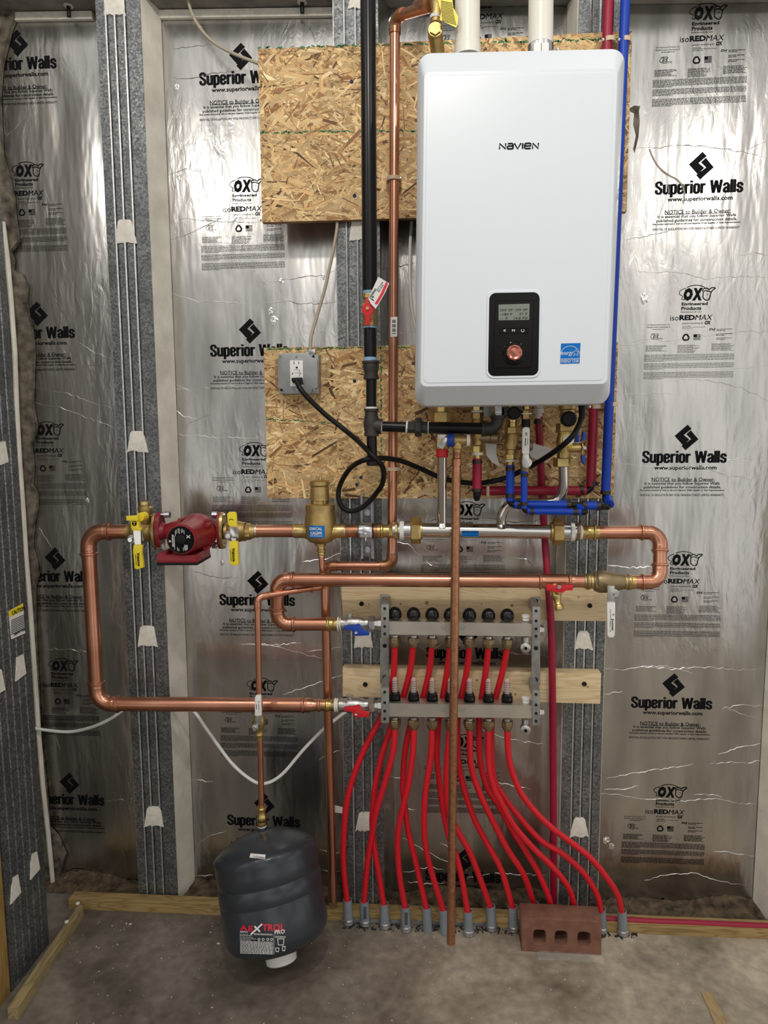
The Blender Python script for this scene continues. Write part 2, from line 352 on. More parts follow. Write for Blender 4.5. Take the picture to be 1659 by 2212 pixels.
# foil faced panels, one per bay
XB = [(-1.335, XS[0][0]+.02), (XS[0][0]+.022, XS[1][0]+.02), (XS[1][0]+.022, XS[2][0]+.02), (XS[2][0]+.022, XS[3][0]+.05)]
PL = ['silver foil insulation panel in the narrow corner bay left of the left stud', 'silver foil insulation panel between the left and the middle stud',
      'silver foil insulation panel between the middle and the right stud, behind the manifolds', 'silver foil insulation panel to the right of the blue tube and the right stud']
panels = []
for (a, b), l in zip(XB, PL):
    o = MB().prism([Vector((a, -DF, .008)), Vector((b, -DF, .008)), Vector((b, -DF, ZTf(b)-.002)), Vector((a, -DF, ZTf(a)-.002))], (0, .045, 0), .001).build('foil_insulation_panel', M['foil']); tag(o, l, 'insulation panel', 'foil insulation panels'); panels.append(o)
# pale foam edge strips under the beam
for i, (x0, x1) in enumerate([(30, 203), (335, 735)]):
    a, b = P(x0, 42, DF).x, P(x1, 42, DF).x
    tag(MB().prism([Vector((a, -DF-.012, ZTf(a)-.023)), Vector((b, -DF-.012, ZTf(b)-.023)), Vector((b, -DF-.012, ZTf(b)-.003)), Vector((a, -DF-.012, ZTf(a)-.003))], (0, .011, 0)).build('foam_strip', M['foam']), ['pale foam strip under the beam, above the corner bay', 'pale foam strip under the beam, right of the left stud'][i], 'foam strip', 'foam strips under the beam')
# ---- prints on the foil
K = .00123; PZ = -DF-.0006
def rel(c, px, py): return Vector((0, 0, 0))+Vector(((px-c[0])*K, 0, -(py-c[1])*K))
SWC = (1480, 990); OXC = (1506, 634)
def mk(fn): mb = MB(); fn(mb); o = mb.build('x', M['ink'], smooth=False); me = o.data; bpy.data.objects.remove(o); return me
def f_emb(mb):
    g = crop(1300, 500, .2712)
    for poly in (g((679, 1545), (712, 1578), (652, 1628), (698, 1666), (650, 1712), (580, 1635)), g((672, 1622), (706, 1590), (769, 1664), (670, 1752), (638, 1717), (712, 1662))):
        mb.add([rel(SWC, *p) for p in poly], [list(range(len(poly)))])
def f_emb2(mb):
    c = rel(SWC, 1483, 947); s = K*.95
    A = [(-28, 0), (0, 28), (9, 19), (-10, 0), (3, -13), (-6.5, -22)]
    for poly in (A, [(-x, -y) for x, y in A]):
        mb.add([c+Vector((x*s, 0, y*s)) for x, y in poly], [list(range(6))])
def glyph(ch):     # heavy condensed letters as strokes in a unit where the cap height is 1
    w, t, x = .40, .15, .76; a, b, lo, hi = t/2, w-t/2, t/2-.02, x-t/2+.02
    def rr(x0, x1, y0, y1, r=.1, n=4):
        out = []
        for cx, cy, s0 in ((x1-r, y1-r, 0), (x0+r, y1-r, 1), (x0+r, y0+r, 2), (x1-r, y0+r, 3)):
            for k in range(n+1): q = pi/2*(s0+k/n); out.append((cx+r*cos(q), cy+r*sin(q)))
        return out
    if ch == 'l': return t, [([(a, 0), (a, 1)], 0)]
    if ch == 'i': return t, [([(a, 0), (a, x)], 0), ([(a, .85), (a, 1)], 0)]
    if ch == 'o': return w, [(rr(a, b, lo, hi), 1)]
    if ch == 'u': return w, [([(b, 0), (b, x)], 0), ([(a, x), (a, .15), (a+.04, .07), (a+.12, .07), (b, .14)], 0)]
    if ch == 'p': return w, [(rr(a, b, lo, hi), 1), ([(a, -.24), (a, x)], 0)]
    if ch == 'r': return .3, [([(a, 0), (a, x)], 0), ([(a, .55), (.16, .68), (.3, .67)], 0)]
    if ch == 'e': q = rr(a, b, lo, hi); return w, [([(b, .42), (b, .6)]+q[2:15]+[(b-.1, lo), (b, .12), (b, .26)], 0), ([(a, .39), (b, .39)], 0)]
    if ch == 'a': return w, [([(a, .52), (a, .6), (a+.06, hi), (b-.07, hi), (b, .6), (b, 0)], 0), ([(b, .42), (a+.05, .36), (a, .26), (a, .12), (a+.07, .06), (b, .12)], 0)]
    if ch == 's': return w, [([(b, .5), (b, .6), (b-.07, hi), (a+.07, hi), (a, .58), (a, .48), (b, .3), (b, .14), (b-.07, lo), (a+.07, lo), (a, .16), (a, .26)], 0)]
    if ch == 'S': return w+.04, [([(b+.04, .68), (b+.04, .85), (b-.03, .93), (a+.07, .93), (a, .84), (a, .66), (b+.04, .36), (b+.04, .15), (b-.03, .07), (a+.07, .07), (a, .16), (a, .34)], 0)]
    if ch == 'W': return .74, [([(.07, 1), (.2, 0)], 0), ([(.2, 0), (.37, .95)], 0), ([(.37, .95), (.54, 0)], 0), ([(.54, 0), (.67, 1)], 0)]
    return .2, []
def f_word(mb):
    x = 0; items = []
    for ch in 'Superior Walls':
        w, st = glyph(ch); items.append((x, st)); x += w+.035
    x -= .035; sx = 182*K/x; sz = 26.5*K; o = rel(SWC, 1480-91, 990+13)
    M3 = Matrix(((sx, 0, 0, o.x), (0, 0, 1, 0), (0, sz, 0, o.z), (0, 0, 0, 1)))
    for x0, st in items:
        for pts, cl in st: ribbon(mb, [(x0+p[0], p[1]) for p in pts], .172, M=M3, closed=bool(cl))
def f_web(mb): ink(mb, 'www.superiorwalls.com', rel(SWC, 1483, 1015), 135*K, 12*K, bold=.022)
def f_not(mb):
    ink(mb, 'NOTICE to Builder & Owner:', rel(SWC, 1479, 1040), 136*K, 8.5*K, bold=.006)
    c = rel(SWC, 1479, 1045); mb.add([c+Vector((x*K*68, 0, z*K)) for x, z in ((-1, 0), (1, 0), (1, .9), (-1, .9))], [(0, 1, 2, 3)])
    ink(mb, 'It is essential that you follow Superior Walls', rel(SWC, 1477.5, 1049.8), 163*K, 8*K, bold=.012)
    ink(mb, 'published guidelines for construction details.', rel(SWC, 1478, 1058), 168*K, 8*K, bold=.012)
    ink(mb, '(See packet attached to wall or call your Superior Walls Supplier or Sales Representative.)', rel(SWC, 1477.5, 1064.6), 183*K, 4.2*K, bold=.02)
    ink(mb, "REMOVAL OF INSULATION MAY VOID MANUFACTURER'S LIMITED WARRANTY", rel(SWC, 1477.5, 1075), 181*K, 5*K)
def f_ox(mb):
    g = crop(1300, 500, .2712)
    ink(mb, 'O', rel(OXC, *g((690, 500))[0]), 72*.2712*K, 100*.2712*K, bold=.09, shear=.15); ink(mb, 'X', rel(OXC, *g((762, 500))[0]), 84*.2712*K, 98*.2712*K, bold=.08, shear=.15)
    def rb(p, w): ribbon(mb, [((q[0]-OXC[0])*K, -(q[1]-OXC[1])*K) for q in [(v.x, v.y) for v in spline([(*q, 0) for q in g(*p)], 4)]], w*K, M=Matrix(((1, 0, 0, 0), (0, 0, -1, 0), (0, 1, 0, 0), (0, 0, 0, 1))))
    rb([(680, 445), (710, 434), (750, 430), (790, 436), (820, 450)], 1.6)
    rb([(672, 452), (640, 462), (622, 480), (625, 500), (650, 515), (640, 535), (665, 540)], 1.3)
    rb([(806, 500), (806, 525), (822, 543), (848, 548), (858, 530), (862, 505), (868, 485)], 2)
    rb([(806, 500), (808, 480), (830, 474), (868, 485)], 2)
    rb([(800, 478), (808, 460), (835, 455), (850, 468)], 2.2)
    rb([(850, 468), (870, 452), (898, 455), (880, 470), (866, 486)], 2.2)
    rb([(835, 500), (845, 505)], 1.2); rb([(840, 535), (852, 536)], 1.2)
def f_prod(mb):
    ink(mb, 'Engineered', rel(OXC, 1501.5, 656.5), 55*K, 8.5*K, bold=.03); ink(mb, 'Products', rel(OXC, 1495, 665), 42*K, 7.5*K, bold=.03)
    ink(mb, 'iso', rel(OXC, 1460, 685), 18*K, 11*K); ink(mb, 'RED', rel(OXC, 1487, 684.5), 33*K, 11*K, bold=.045)
    for dx, dy in ((-.5, 0), (.5, .3)): ink(mb, 'MAX', rel(OXC, 1522+dx, 684.5+dy), 36*K, 11*K, bold=-.022, shear=.2)
    ink(mb, 'OX', rel(OXC, 1531, 696), 13*K, 8*K, bold=.05, shear=.2)
rnd = random.Random(3)
def row(mb, x0, x1, y, th=.85):
    x = x0
    while x < x1-1:
        w = rnd.uniform(2.5, 9); e = min(x+w, x1); a = rel(OXC, x, y); b = rel(OXC, e, y+th)
        mb.add([(a.x, 0, a.z), (b.x, 0, a.z), (b.x, 0, b.z), (a.x, 0, b.z)], [(0, 1, 2, 3)]); x = e+rnd.uniform(.7, 1.3)
def f_fine(mb):
    ink(mb, 'Performance to the Core', rel(OXC, 1495, 672.5), 43*K, 3*K); ink(mb, 'polyiso sheathing by', rel(OXC, 1499, 697), 45*K, 4*K)
    ink(mb, 'OX Engineered Products, LLC', rel(OXC, 1427, 699), 50*K, 3.4*K); ink(mb, 'Manufactured in Charleston, IL', rel(OXC, 1427, 704), 50*K, 3.4*K)
    row(mb, 1414, 1441, 708); row(mb, 1477, 1495, 702.5, .6); row(mb, 1477, 1526, 705, .6); row(mb, 1477, 1500, 708, .6)
    for y in (710, 713, 720, 723, 729, 732): row(mb, 1550, 1550+(33 if y in (710, 720, 729) else 18), y, 1.0)
    for y in range(743, 757, 2): row(mb, 1401, 1401+rnd.uniform(32, 48), y, .7)
    for y in range(743, 760, 2): row(mb, 1469, 1469+rnd.uniform(32, 48), y, .7)
    for y in range(741, 757, 2): row(mb, 1541, 1541+rnd.uniform(38, 51), y, .7)
    for y0, n in ((763, 7), (782, 6), (801, 7)):
        for k in range(n): row(mb, 1398, 1590 if k < n-1 else 1440, y0+k*2.3, .75)
def f_marks(mb):
    ink(mb, 'ICC', rel(OXC, 1416, 718.5), 6*K, 3*K); ink(mb, 'ES', rel(OXC, 1422, 724), 12*K, 7*K, shear=.2, bold=.01); ink(mb, 'LISTED', rel(OXC, 1431, 728.5), 11*K, 3*K)
    M3 = Matrix(((1, 0, 0, 0), (0, 0, -1, 0), (0, 1, 0, 0), (0, 0, 0, 1)))
    c = ((1422-OXC[0])*K, -(724-OXC[1])*K); ribbon(mb, [(c[0]+11*K*cos(t/20*2*pi), c[1]+6*K*sin(t/20*2*pi)) for t in range(3, 17)], .9*K, M=M3)
    c = ((1486-OXC[0])*K, -(727-OXC[1])*K)
    for k in range(3):
        a = pi/2+k*2*pi/3; v = lambda r, t: (c[0]+r*K*cos(t), c[1]+r*K*sin(t))
        ribbon(mb, [v(6, a-.95), v(6.6, a-.25), v(6.6, a+.25), v(6, a+.75)], 3.2*K, M=M3)
        q = [v(8.6, a+.7), v(3.2, a+.75), v(6, a+1.3)]; mb.add([M3 @ Vector((x, y, 0)) for x, y in q], [(0, 1, 2)])
    ink(mb, 'DrJ', rel(OXC, 1541, 711), 13*K, 6*K, bold=.03, shear=.2)
    for k in range(5):
        a, b = rel(OXC, 1502, 720.5+k*2.7), rel(OXC, 1517, 721.8+k*2.7); mb.add([(a.x, 0, a.z), (b.x, 0, a.z), (b.x, 0, b.z), (a.x, 0, b.z)], [(0, 1, 2, 3)])
    a, b = rel(OXC, 1502, 720.5), rel(OXC, 1509, 727); mb.add([(a.x, -.0002, a.z), (b.x, -.0002, a.z), (b.x, -.0002, b.z), (a.x, -.0002, b.z)], [(0, 1, 2, 3)])
SWP = [(mk(f_emb), 'diamond_emblem', 0), (mk(f_word), 'printed_wordmark', 0), (mk(f_web), 'web_address', 0), (mk(f_not), 'notice_text', 0)]
OXP = [(mk(f_ox), 'animal_emblem', 0), (mk(f_prod), 'product_lettering', 0), (mk(f_fine), 'fine_print', 1), (mk(f_marks), 'certification_marks', 0)]
def put(meshes, bay, x, z, skip=()):
    for me, nm, g in meshes:
        if nm in skip: continue
        if me.materials: pass
        else: me.materials.append(M['inkgrey' if g else 'ink'])
        o = bpy.data.objects.new(nm, me); o.location = (x, PZ, z); COL.objects.link(o); o.parent = panels[bay]
def swp(bay, px, py, **k):
    p = P(px, py, DF); put(SWP, bay, p.x-3*K, p.z-43*K, **k)
def oxp(bay, px, py, **k):
    p = P(px, py, DF); put(OXP, bay, p.x, p.z, **k)
for q in [(1515, 358), (1483, 945), (1455, 1480)]: swp(3, *q)
swp(3, 1430, 1962, skip=('printed_wordmark', 'web_address', 'notice_text'))
for q in [(1530, 26), (1506, 634), (1480, 1208), (1448, 1710)]: oxp(3, *q)
for q in [(1008, 1372)]: swp(2, *q)
swp(2, 1003, 1858)
for q in [(1012, 1100), (1010, 1602), (1052, -20)]: oxp(2, *q)
for q in [(520, 122), (540, 715), (557, 1258)]: swp(1, *q)
swp(1, 571, 1738)
for q in [(532, 400), (552, 972), (567, 1480)]: oxp(1, *q)
for q in [(37, 93), (80, 678), (119, 1207), (150, 1692)]: swp(0, *q)
for q in [(60, 367), (105, 927), (137, 1437)]: oxp(0, *q)
oxp(0, 170, 1890, skip=('fine_print', 'product_lettering', 'certification_marks'))
# ---- creases in the foil, traced, each bay one set of raised folds
CR = {3: [[(1362, 318), (1420, 320), (1480, 312), (1560, 322), (1620, 330), (1659, 342)], [(1610, 322), (1659, 305)], [(1345, 518), (1390, 512), (1440, 500), (1470, 490)],
          [(1356, 582), (1400, 590), (1440, 588), (1480, 590), (1520, 602), (1600, 596), (1659, 600)], [(1585, 553), (1630, 546), (1659, 552)], [(1420, 826), (1500, 818), (1560, 828), (1600, 838), (1640, 856), (1659, 868)],
          [(1335, 733), (1370, 740), (1400, 732), (1440, 738), (1500, 728), (1560, 722), (1620, 716), (1659, 718)], [(1335, 748), (1380, 744), (1400, 735)], [(1335, 852), (1400, 850), (1470, 850)], [(1560, 800), (1600, 795), (1659, 790)],
          [(1325, 998), (1380, 1006), (1460, 1010), (1520, 1010), (1570, 1028), (1620, 1034), (1659, 1024)], [(1560, 996), (1610, 990), (1659, 986)], [(1312, 1222), (1360, 1226), (1420, 1224), (1480, 1229)],
          [(1303, 1442), (1340, 1447), (1400, 1440), (1460, 1446), (1500, 1440), (1560, 1444), (1620, 1448), (1659, 1442)], [(1380, 1440), (1440, 1438), (1500, 1455)], [(1303, 1500), (1345, 1493)], [(1550, 1631), (1600, 1612), (1645, 1606)],
          [(1535, 1650), (1580, 1646), (1620, 1648), (1648, 1640)], [(1560, 1530), (1600, 1524), (1650, 1524)], [(1570, 1530), (1610, 1545), (1650, 1558)], [(1298, 1713), (1340, 1718), (1390, 1726), (1440, 1728), (1480, 1731), (1545, 1724), (1590, 1735), (1640, 1738)],
          [(1500, 1718), (1530, 1716), (1560, 1722)], [(1305, 1706), (1350, 1704), (1380, 1698)], [(1392, 1902), (1440, 1890), (1500, 1886), (1540, 1900), (1580, 1908), (1610, 1914)], [(1540, 1838), (1580, 1842), (1640, 1850)], [(1310, 1680), (1400, 1665), (1500, 1652)], [(1413, 500), (1424, 470), (1445, 410), (1440, 380), (1420, 360)]],
      1: [[(340, 110), (380, 104), (430, 100), (460, 94)], [(345, 165), (400, 172), (450, 160), (520, 152)], [(355, 627), (380, 637), (430, 652), (480, 652), (560, 660)], [(560, 608), (590, 608), (660, 597), (700, 595), (728, 583)], [(565, 656), (620, 648), (650, 657), (700, 655), (730, 652)],
          [(372, 882), (400, 900), (430, 907)], [(372, 932), (400, 918), (460, 892)], [(372, 938), (420, 940), (460, 945), (560, 946)], [(375, 830), (410, 843), (470, 836), (560, 834)], [(360, 380), (400, 365), (440, 372)], [(365, 840), (400, 842)],
          [(350, 470), (400, 472), (460, 478), (560, 480)], [(362, 520), (420, 500), (480, 470)], [(400, 1229), (430, 1238), (470, 1248), (520, 1247)], [(520, 1391), (570, 1390), (640, 1408), (700, 1425)], [(520, 1391), (590, 1394), (650, 1388)], [(660, 1408), (700, 1404), (740, 1398)],
          [(610, 1500), (680, 1478), (740, 1458)], [(400, 1685), (460, 1688)], [(420, 1830), (450, 1806), (490, 1795)], [(420, 1893), (460, 1890)], [(690, 1880), (735, 1882)], [(690, 1835), (735, 1842)], [(690, 1640), (720, 1625), (735, 1622)], [(650, 1212), (700, 1210), (735, 1195)], [(405, 8), (420, 50), (440, 60)]],
      2: [[(846, 1168), (880, 1175), (905, 1200), (930, 1220), (960, 1228)], [(895, 1200), (925, 1110)], [(920, 1127), (960, 1118), (990, 1112)], [(1038, 1118), (1070, 1120), (1100, 1128), (1150, 1128), (1180, 1118)], [(1105, 1204), (1140, 1210), (1150, 1222), (1170, 1224)],
          [(900, 1395), (925, 1408), (960, 1390), (1040, 1400), (1100, 1410), (1200, 1420)], [(1040, 1575), (1080, 1590), (1120, 1600), (1190, 1610)], [(1060, 1690), (1100, 1695), (1150, 1705)], [(860, 1750), (900, 1748)], [(870, 1810), (930, 1845), (980, 1870), (1010, 1880)], [(870, 1885), (930, 1872), (960, 1880)],
          [(1000, 1900), (1060, 1885), (1110, 1888), (1180, 1890)], [(880, 1905), (930, 1910), (960, 1906)], [(845, 1680), (880, 1680)], [(950, 1820), (990, 1840)], [(828, 580), (860, 576), (895, 568)], [(828, 720), (870, 720), (895, 716)], [(1195, 60), (1240, 50)], [(835, 60), (850, 20)]],
      0: [[(80, 1125), (85, 1140), (100, 1165), (112, 1183)], [(5, 300), (30, 280), (55, 250)], [(75, 840), (140, 848), (240, 882)], [(75, 870), (130, 880), (250, 925)], [(90, 1402), (140, 1402), (190, 1408)], [(60, 310), (75, 340), (80, 370)], [(230, 1730), (290, 1725)], [(120, 1590), (130, 1620)], [(175, 1085), (150, 1088), (130, 1100)], [(170, 740), (200, 760), (240, 775)], [(160, 790), (240, 786)]]}
cr = random.Random(5)
for b, ls in CR.items():
    mb = MB()
    for l in ls:
        pts = []
        for a, c in zip(l, l[1:]):
            n = max(2, int(math.hypot(c[0]-a[0], c[1]-a[1])/7))
            for k in range(n):
                t = k/n; pts.append((a[0]+(c[0]-a[0])*t+cr.uniform(-1, 1), a[1]+(c[1]-a[1])*t+cr.uniform(-2, 2)))
        pts.append(l[-1]); n = len(pts)
        mb.tube([P(x, y, DF) for x, y in pts], [.0011*min(1, .25+3*min(i, n-1-i)/n)*cr.uniform(.5, 1.1) for i in range(n)], 5)
    mb.build('crease', M['crease'], panels[b])
MB().pprism([(1360, 234), (1370, 228), (1383, 229), (1380, 240), (1382, 262), (1379, 298), (1371, 330), (1368, 322), (1374, 292), (1368, 268), (1370, 244), (1362, 240)], DF+.0012, .001).build('tear', M['crumble'], panels[3])
MB().tube(spline([P(x, y, DF) for x, y in ((1403, 322), (1410, 340), (1424, 362), (1444, 378), (1462, 388), (1474, 402), (1478, 420), (1476, 440))], 5), .0022, 6).build('tear', M['cable'], panels[3])
mb = MB(); rq = random.Random(9); nx, ny = 260, 7; V = []
for i in range(nx+1):
    for j in range(ny+1):
        x = -1.33+2.45*i/nx; V.append(Vector((x, .02+.0695*j/ny, .001+(j/ny)**1.5*(.016+.01*sin(x*9)+.008*sin(x*23+1))+(rq.uniform(0, .007) if 0 < j else 0))))
mb.add(V, [(i*(ny+1)+j, (i+1)*(ny+1)+j, (i+1)*(ny+1)+j+1, i*(ny+1)+j+1) for i in range(nx) for j in range(ny)])
o = mb.build('dirt', M['dirt'], smooth=False); tag(o, 'dark brown dirt piled along the foot of the foil wall', 'dirt'); o['kind'] = 'stuff'
# punctures, crumples in the foil
for b, x, y, r in [(1, 382, 187, 7), (1, 387, 382, 8), (1, 585, 672, 8), (1, 592, 692, 11), (3, 1392, 645, 12), (3, 1310, 1815, 9), (3, 1320, 1828, 8), (1, 480, 1215, 6), (0, 188, 1082, 7), (1, 700, 598, 7), (1, 608, 607, 6)]:
    t = bmesh.new(); bmesh.ops.create_icosphere(t, subdivisions=3, radius=1)
    c = P(x, y, DF); k = W(r, c)
    for v in t.verts: v.co = Vector((v.co.x*k*.8, v.co.y*.003, v.co.z*k))*cr.uniform(.7, 1.15)+c
    mb = MB(); mb.merge(t); mb.build('crumple', M['crease'], panels[b], smooth=False)

# ================================================================ STUDS
def grooved(a, b, y, z0, z1, fr, gw=.0035, gd=.004):
    w = b-a; prof = [(a, .003), (a, 0)]
    for f in fr: x = a+w*f; prof += [(x-gw*1.3, 0), (x-gw*.95, -.0035), (x+gw*.1, -.0025), (x+gw*.35, gd), (x+gw, gd), (x+gw*1.3, 0)]
    prof += [(b, 0), (b, .003)]
    V = [Vector((x, y+q, z)) for z in (z0, z1) for x, q in prof]; n = len(prof)
    return V, [(i, i+1, n+i+1, n+i) for i in range(n-1)]
def plug(mb, q, d=.0015, jag=True):
    (tx0, tx1, ty), (bx0, bx1, by) = q; r = random.Random(int(tx0*7+ty))
    bot = [(bx1+(bx0-bx1)*k/7, by-(r.uniform(0, 5) if 0 < k < 7 and jag else 0)) for k in range(8)]
    w = (tx1-tx0)*.15
    mb.pprism([(tx0+w, ty), (tx1-w, ty), (tx1, ty+4)]+bot+[(tx0, ty+4)], d+.002, .006, .0008)
SL = [('galvanised steel stud left of the pump, grooved face with four foam knockouts', [.24, .44, .66]), ('galvanised steel stud behind the black gas pipe and the air separator clamp', [.25, .5, .72]), ('galvanised steel stud at the right, behind the crimson tube', [.27, .5, .75])]
PLG = [[((228, 263, -12), (224, 271, 34)), ((254, 284, 474), (249, 295, 526)), ((281, 309, 931), (274, 320, 978)), ((302, 332, 1352), (297, 340, 1398)), ((317, 346, 1743), (311, 353, 1787))],
       [((757, 781, -10), (751, 786, 19)), ((760, 786, 470), (754, 790, 521)), ((768, 800, 1362), (764, 806, 1401)), ((775, 803, 1755), (767, 805, 1797))],
       [((1249, 1272, 1363), (1240, 1282, 1405)), ((1240, 1264, 1767), (1230, 1272, 1810))]]
for (a, b), (l, fr), pg in zip(XS, SL, PLG):
    e = E('steel_stud', l, 'steel stud', 'grooved galvanised studs')
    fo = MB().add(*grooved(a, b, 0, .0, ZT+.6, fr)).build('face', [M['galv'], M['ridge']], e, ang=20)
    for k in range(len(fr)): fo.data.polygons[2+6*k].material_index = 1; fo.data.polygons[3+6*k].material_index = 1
    for q in pg: mb = MB(); plug(mb, q); mb.build('foam_knockout', M['foam'], e)
# corner stud of the side wall, its face towards the room's middle
XC = F(66, 2091).x
e = E('steel_stud', 'galvanised steel stud of the side wall at the left edge, with a caution sticker', 'steel stud')
y0, y1 = S(27, 2150, XC).y, S(106, 2031, XC).y
n = 5; prof = [(XC-.03, y0), (XC, y0)]
for k in range(1, n+1):
    y = y0+(y1-y0)*k/(n+1); prof += [(XC, y-.004), (XC+.0025, y-.002), (XC+.0025, y), (XC-.003, y+.002), (XC, y+.004)]
prof += [(XC, y1), (XC-.03, y1)]
V = [Vector((x, y, z)) for z in (0, 2.5) for x, y in prof]; n = len(prof)
MB().add(V, [(i, i+1, n+i+1, n+i) for i in range(n-1)]).build('face', M['galv'], e, ang=20)
for poly in ([(212/3.107, 1500+1075/3.107), (250/3.107, 1500+1055/3.107), (270/3.107, 1500+1170/3.107), (208/3.107, 1500+1245/3.107)],
             [(85/3.107, 1500+1235/3.107), (122/3.107, 1500+1210/3.107), (143/3.107, 1500+1330/3.107), (75/3.107, 1500+1410/3.107)],
             [(37.5, 1420), (51, 1413), (57, 1455), (35, 1472)], [(0, 1445), (4, 1447), (12, 1490), (0, 1497)], [(0, 955), (12, 953), (19, 998), (0, 1005)]):
    MB().prism([S(x, y, XC+.003) for x, y in poly], (-.004, 0, 0)).build('foam_knockout', M['foam'], e)
st = MB().prism([S(x, y, XC+.0045) for x, y in ((18.7, 1320), (50, 1303), (54.5, 1368), (24.5, 1381))], (-.001, 0, 0)).build('caution_sticker', M['paper'], e)
MB().prism([S(x, y, XC+.005) for x, y in ((18.7, 1320), (50, 1303), (51, 1318), (20, 1334))], (-.0003, 0, 0)).build('caution_band', M['yellow'], st)
mb = MB(); c = (S(19, 1322, XC)+S(51, 1316, XC))/2; u = Vector((0, 1, 0)); ink(mb, 'CAUTION', Vector((XC+.0055, c.y, c.z)), .055, .011, u, WZ, .03)
c = (S(22, 1372, XC)+S(54, 1358, XC))/2; ink(mb, 'Superior Walls', Vector((XC+.0055, c.y, c.z)), .05, .009, u, WZ, .03)
for k in range(9):
    c = S(35, 1334+k*3.7, XC); mb.add([Vector((XC+.0052, c.y+a*.03, c.z+b*.0009)) for a, b in ((-1, -1), (1, -1), (1, 1), (-1, 1))], [(0, 1, 2, 3)])
mb.build('sticker_lettering', M['ink'], st, smooth=False)
tag(MB().bb((XC-.05, y0-.16, 0), (XC-.001, y0-.004, 1.2), .003).build('wooden_post', M['treatedZ']), 'yellow-brown treated wood post at the far left edge beside the side stud', 'post')
# crumbled concrete and caulk in the corner
g = crop(0, 540, .3376)
poly = [(-60, -20), (28, -20), (30, 35), (20, 62), (9, 105), (1, 140), (-4, 210), (2, 330), (16, 380), (26, 420), (30, 470), (38, 520)]+g((60, 10), (80, 60), (70, 120), (130, 150), (165, 230), (160, 300), (175, 420), (195, 500), (210, 640), (205, 800), (200, 980), (225, 1120), (220, 1180), (190, 1240), (205, 1400), (195, 1500), (230, 1560), (230, 1650))+[(70, 1130), (66, 1180), (76, 1215), (80, 1240), (72, 1270), (74, 1380), (80, 1500), (84, 1610), (90, 1640), (96, 1700), (104, 1790), (122, 1810), (139, 1850), (128, 1885), (118, 1935), (118, 1990), (-60, 1990)]
tag(MB().pprism(poly, -.072, .016).build('concrete_corner', M['crumble']), 'crumbled grey concrete filling the corner beside the left bay', 'concrete')
tag(MB().tube([P(x, y, -.06) for x, y in ((6, 480), (16, 560), (24, 650), (32, 760), (36, 880), (42, 990), (50, 1100), (56, 1200), (66, 1320), (74, 1440), (82, 1560), (92, 1690), (104, 1800), (116, 1925))], .007, 8).build('caulk_bead', M['conc2']), 'long pale bead of caulk running down the corner', 'caulk')
# ---- wood on the floor
def fl(poly, z, h, bev=.002): return MB().prism([F(x, y, z) for x, y in poly], (0, 0, -h), bev)
zb = .030
def boardpts(a, b, back): pass
mb = MB(); A, B = F(170, 1964), F(1700, 2031); A2 = F(150, 1940, .0)
ang = math.atan2(B.y-A.y, B.x-A.x); L = (B-A).length
def sill(x0, x1, nm, lab, yo=0, w=.038, h=.03):
    u = Vector((cos(ang), sin(ang), 0)); nv = Vector((-sin(ang), cos(ang), 0)); a = A+u*(x0-A.x); b = A+u*(x1-A.x)
    o = MB().prism([a+Vector((0, 0, h)), b+Vector((0, 0, h)), b+nv*w+Vector((0, 0, h)), a+nv*w+Vector((0, 0, h))], (0, 0, -h), .002).build(nm, M['treated']); return tag(o, lab, 'board', 'wooden edge boards on the floor')
xs = F(700, 1985).x
sill(A.x-.03, xs, 'wooden_edge_board', 'treated wood board on the floor along the wall, left of the red tubes')
sill(xs+.01, B.x, 'wooden_edge_board', 'treated wood board on the floor running behind the grey sleeves and brick')
o = MB().prism([F(171, 1950, .03), F(180, 1958, .03), F(38, 2178, .03), F(16, 2176, .03)], (0, 0, -.03), .003).build('wooden_edge_board', M['treatedY']); tag(o, 'weathered wood board lying along the left side wall towards the camera', 'board', 'wooden edge boards on the floor')
for x, y in ((168, 1952), (144, 1992)):
    c = F(x, y, .031); tag(MB().lathe(c, WZ, [(0, .006), (.003, .0055), (.005, .002)], 12).build('foam_bead', M['foam']), 'cream foam bead on the left floor board, '+('at its far corner' if y < 1980 else 'a hand nearer the camera'), 'foam bead')
o = MB().prism([F(x, y, .0025) for x, y in ((1514, 2141), (1537, 2143), (1575, 2215), (1548, 2218))], (0, 0, -.002)).build('cardboard_strip', M['cardboard']); tag(o, 'tan cardboard strip lying on the concrete floor at bottom right', 'strip')
# debris: nobody could count it
mb = MB(); rd = random.Random(11)
for k in range(300):
    x = rd.uniform(150, 1659); y = rd.uniform(1990, 2212) if k % 3 else 1990+rd.random()**2*60; c = F(x, y); s = rd.uniform(.0005, .0014) if k % 12 else rd.uniform(.0015, .0028)
    mb.box((c.x, c.y, s*.4), (s*rd.uniform(1, 3), s, s*.8), 0, Matrix.Rotation(rd.uniform(0, 6), 3, 'Z'))
o = mb.build('debris', M['foam'], smooth=False); tag(o, 'small pale crumbs scattered over the concrete floor', 'debris'); o['kind'] = 'stuff'
mb = MB()
for k in range(500):
    x = rd.uniform(740, 1380); y = 1996+(x-740)*.03+rd.uniform(-6, 12); c = F(x, y); s = rd.uniform(.001, .004)
    mb.box((c.x, c.y, s*.4), (s*rd.uniform(1, 4), s, s*.8), 0, Matrix.Rotation(rd.uniform(0, 6), 3, 'Z'))
o = mb.build('dirt', M['iron'], smooth=False); tag(o, 'dark dirt crumbs gathered around the grey sleeves', 'dirt'); o['kind'] = 'stuff'

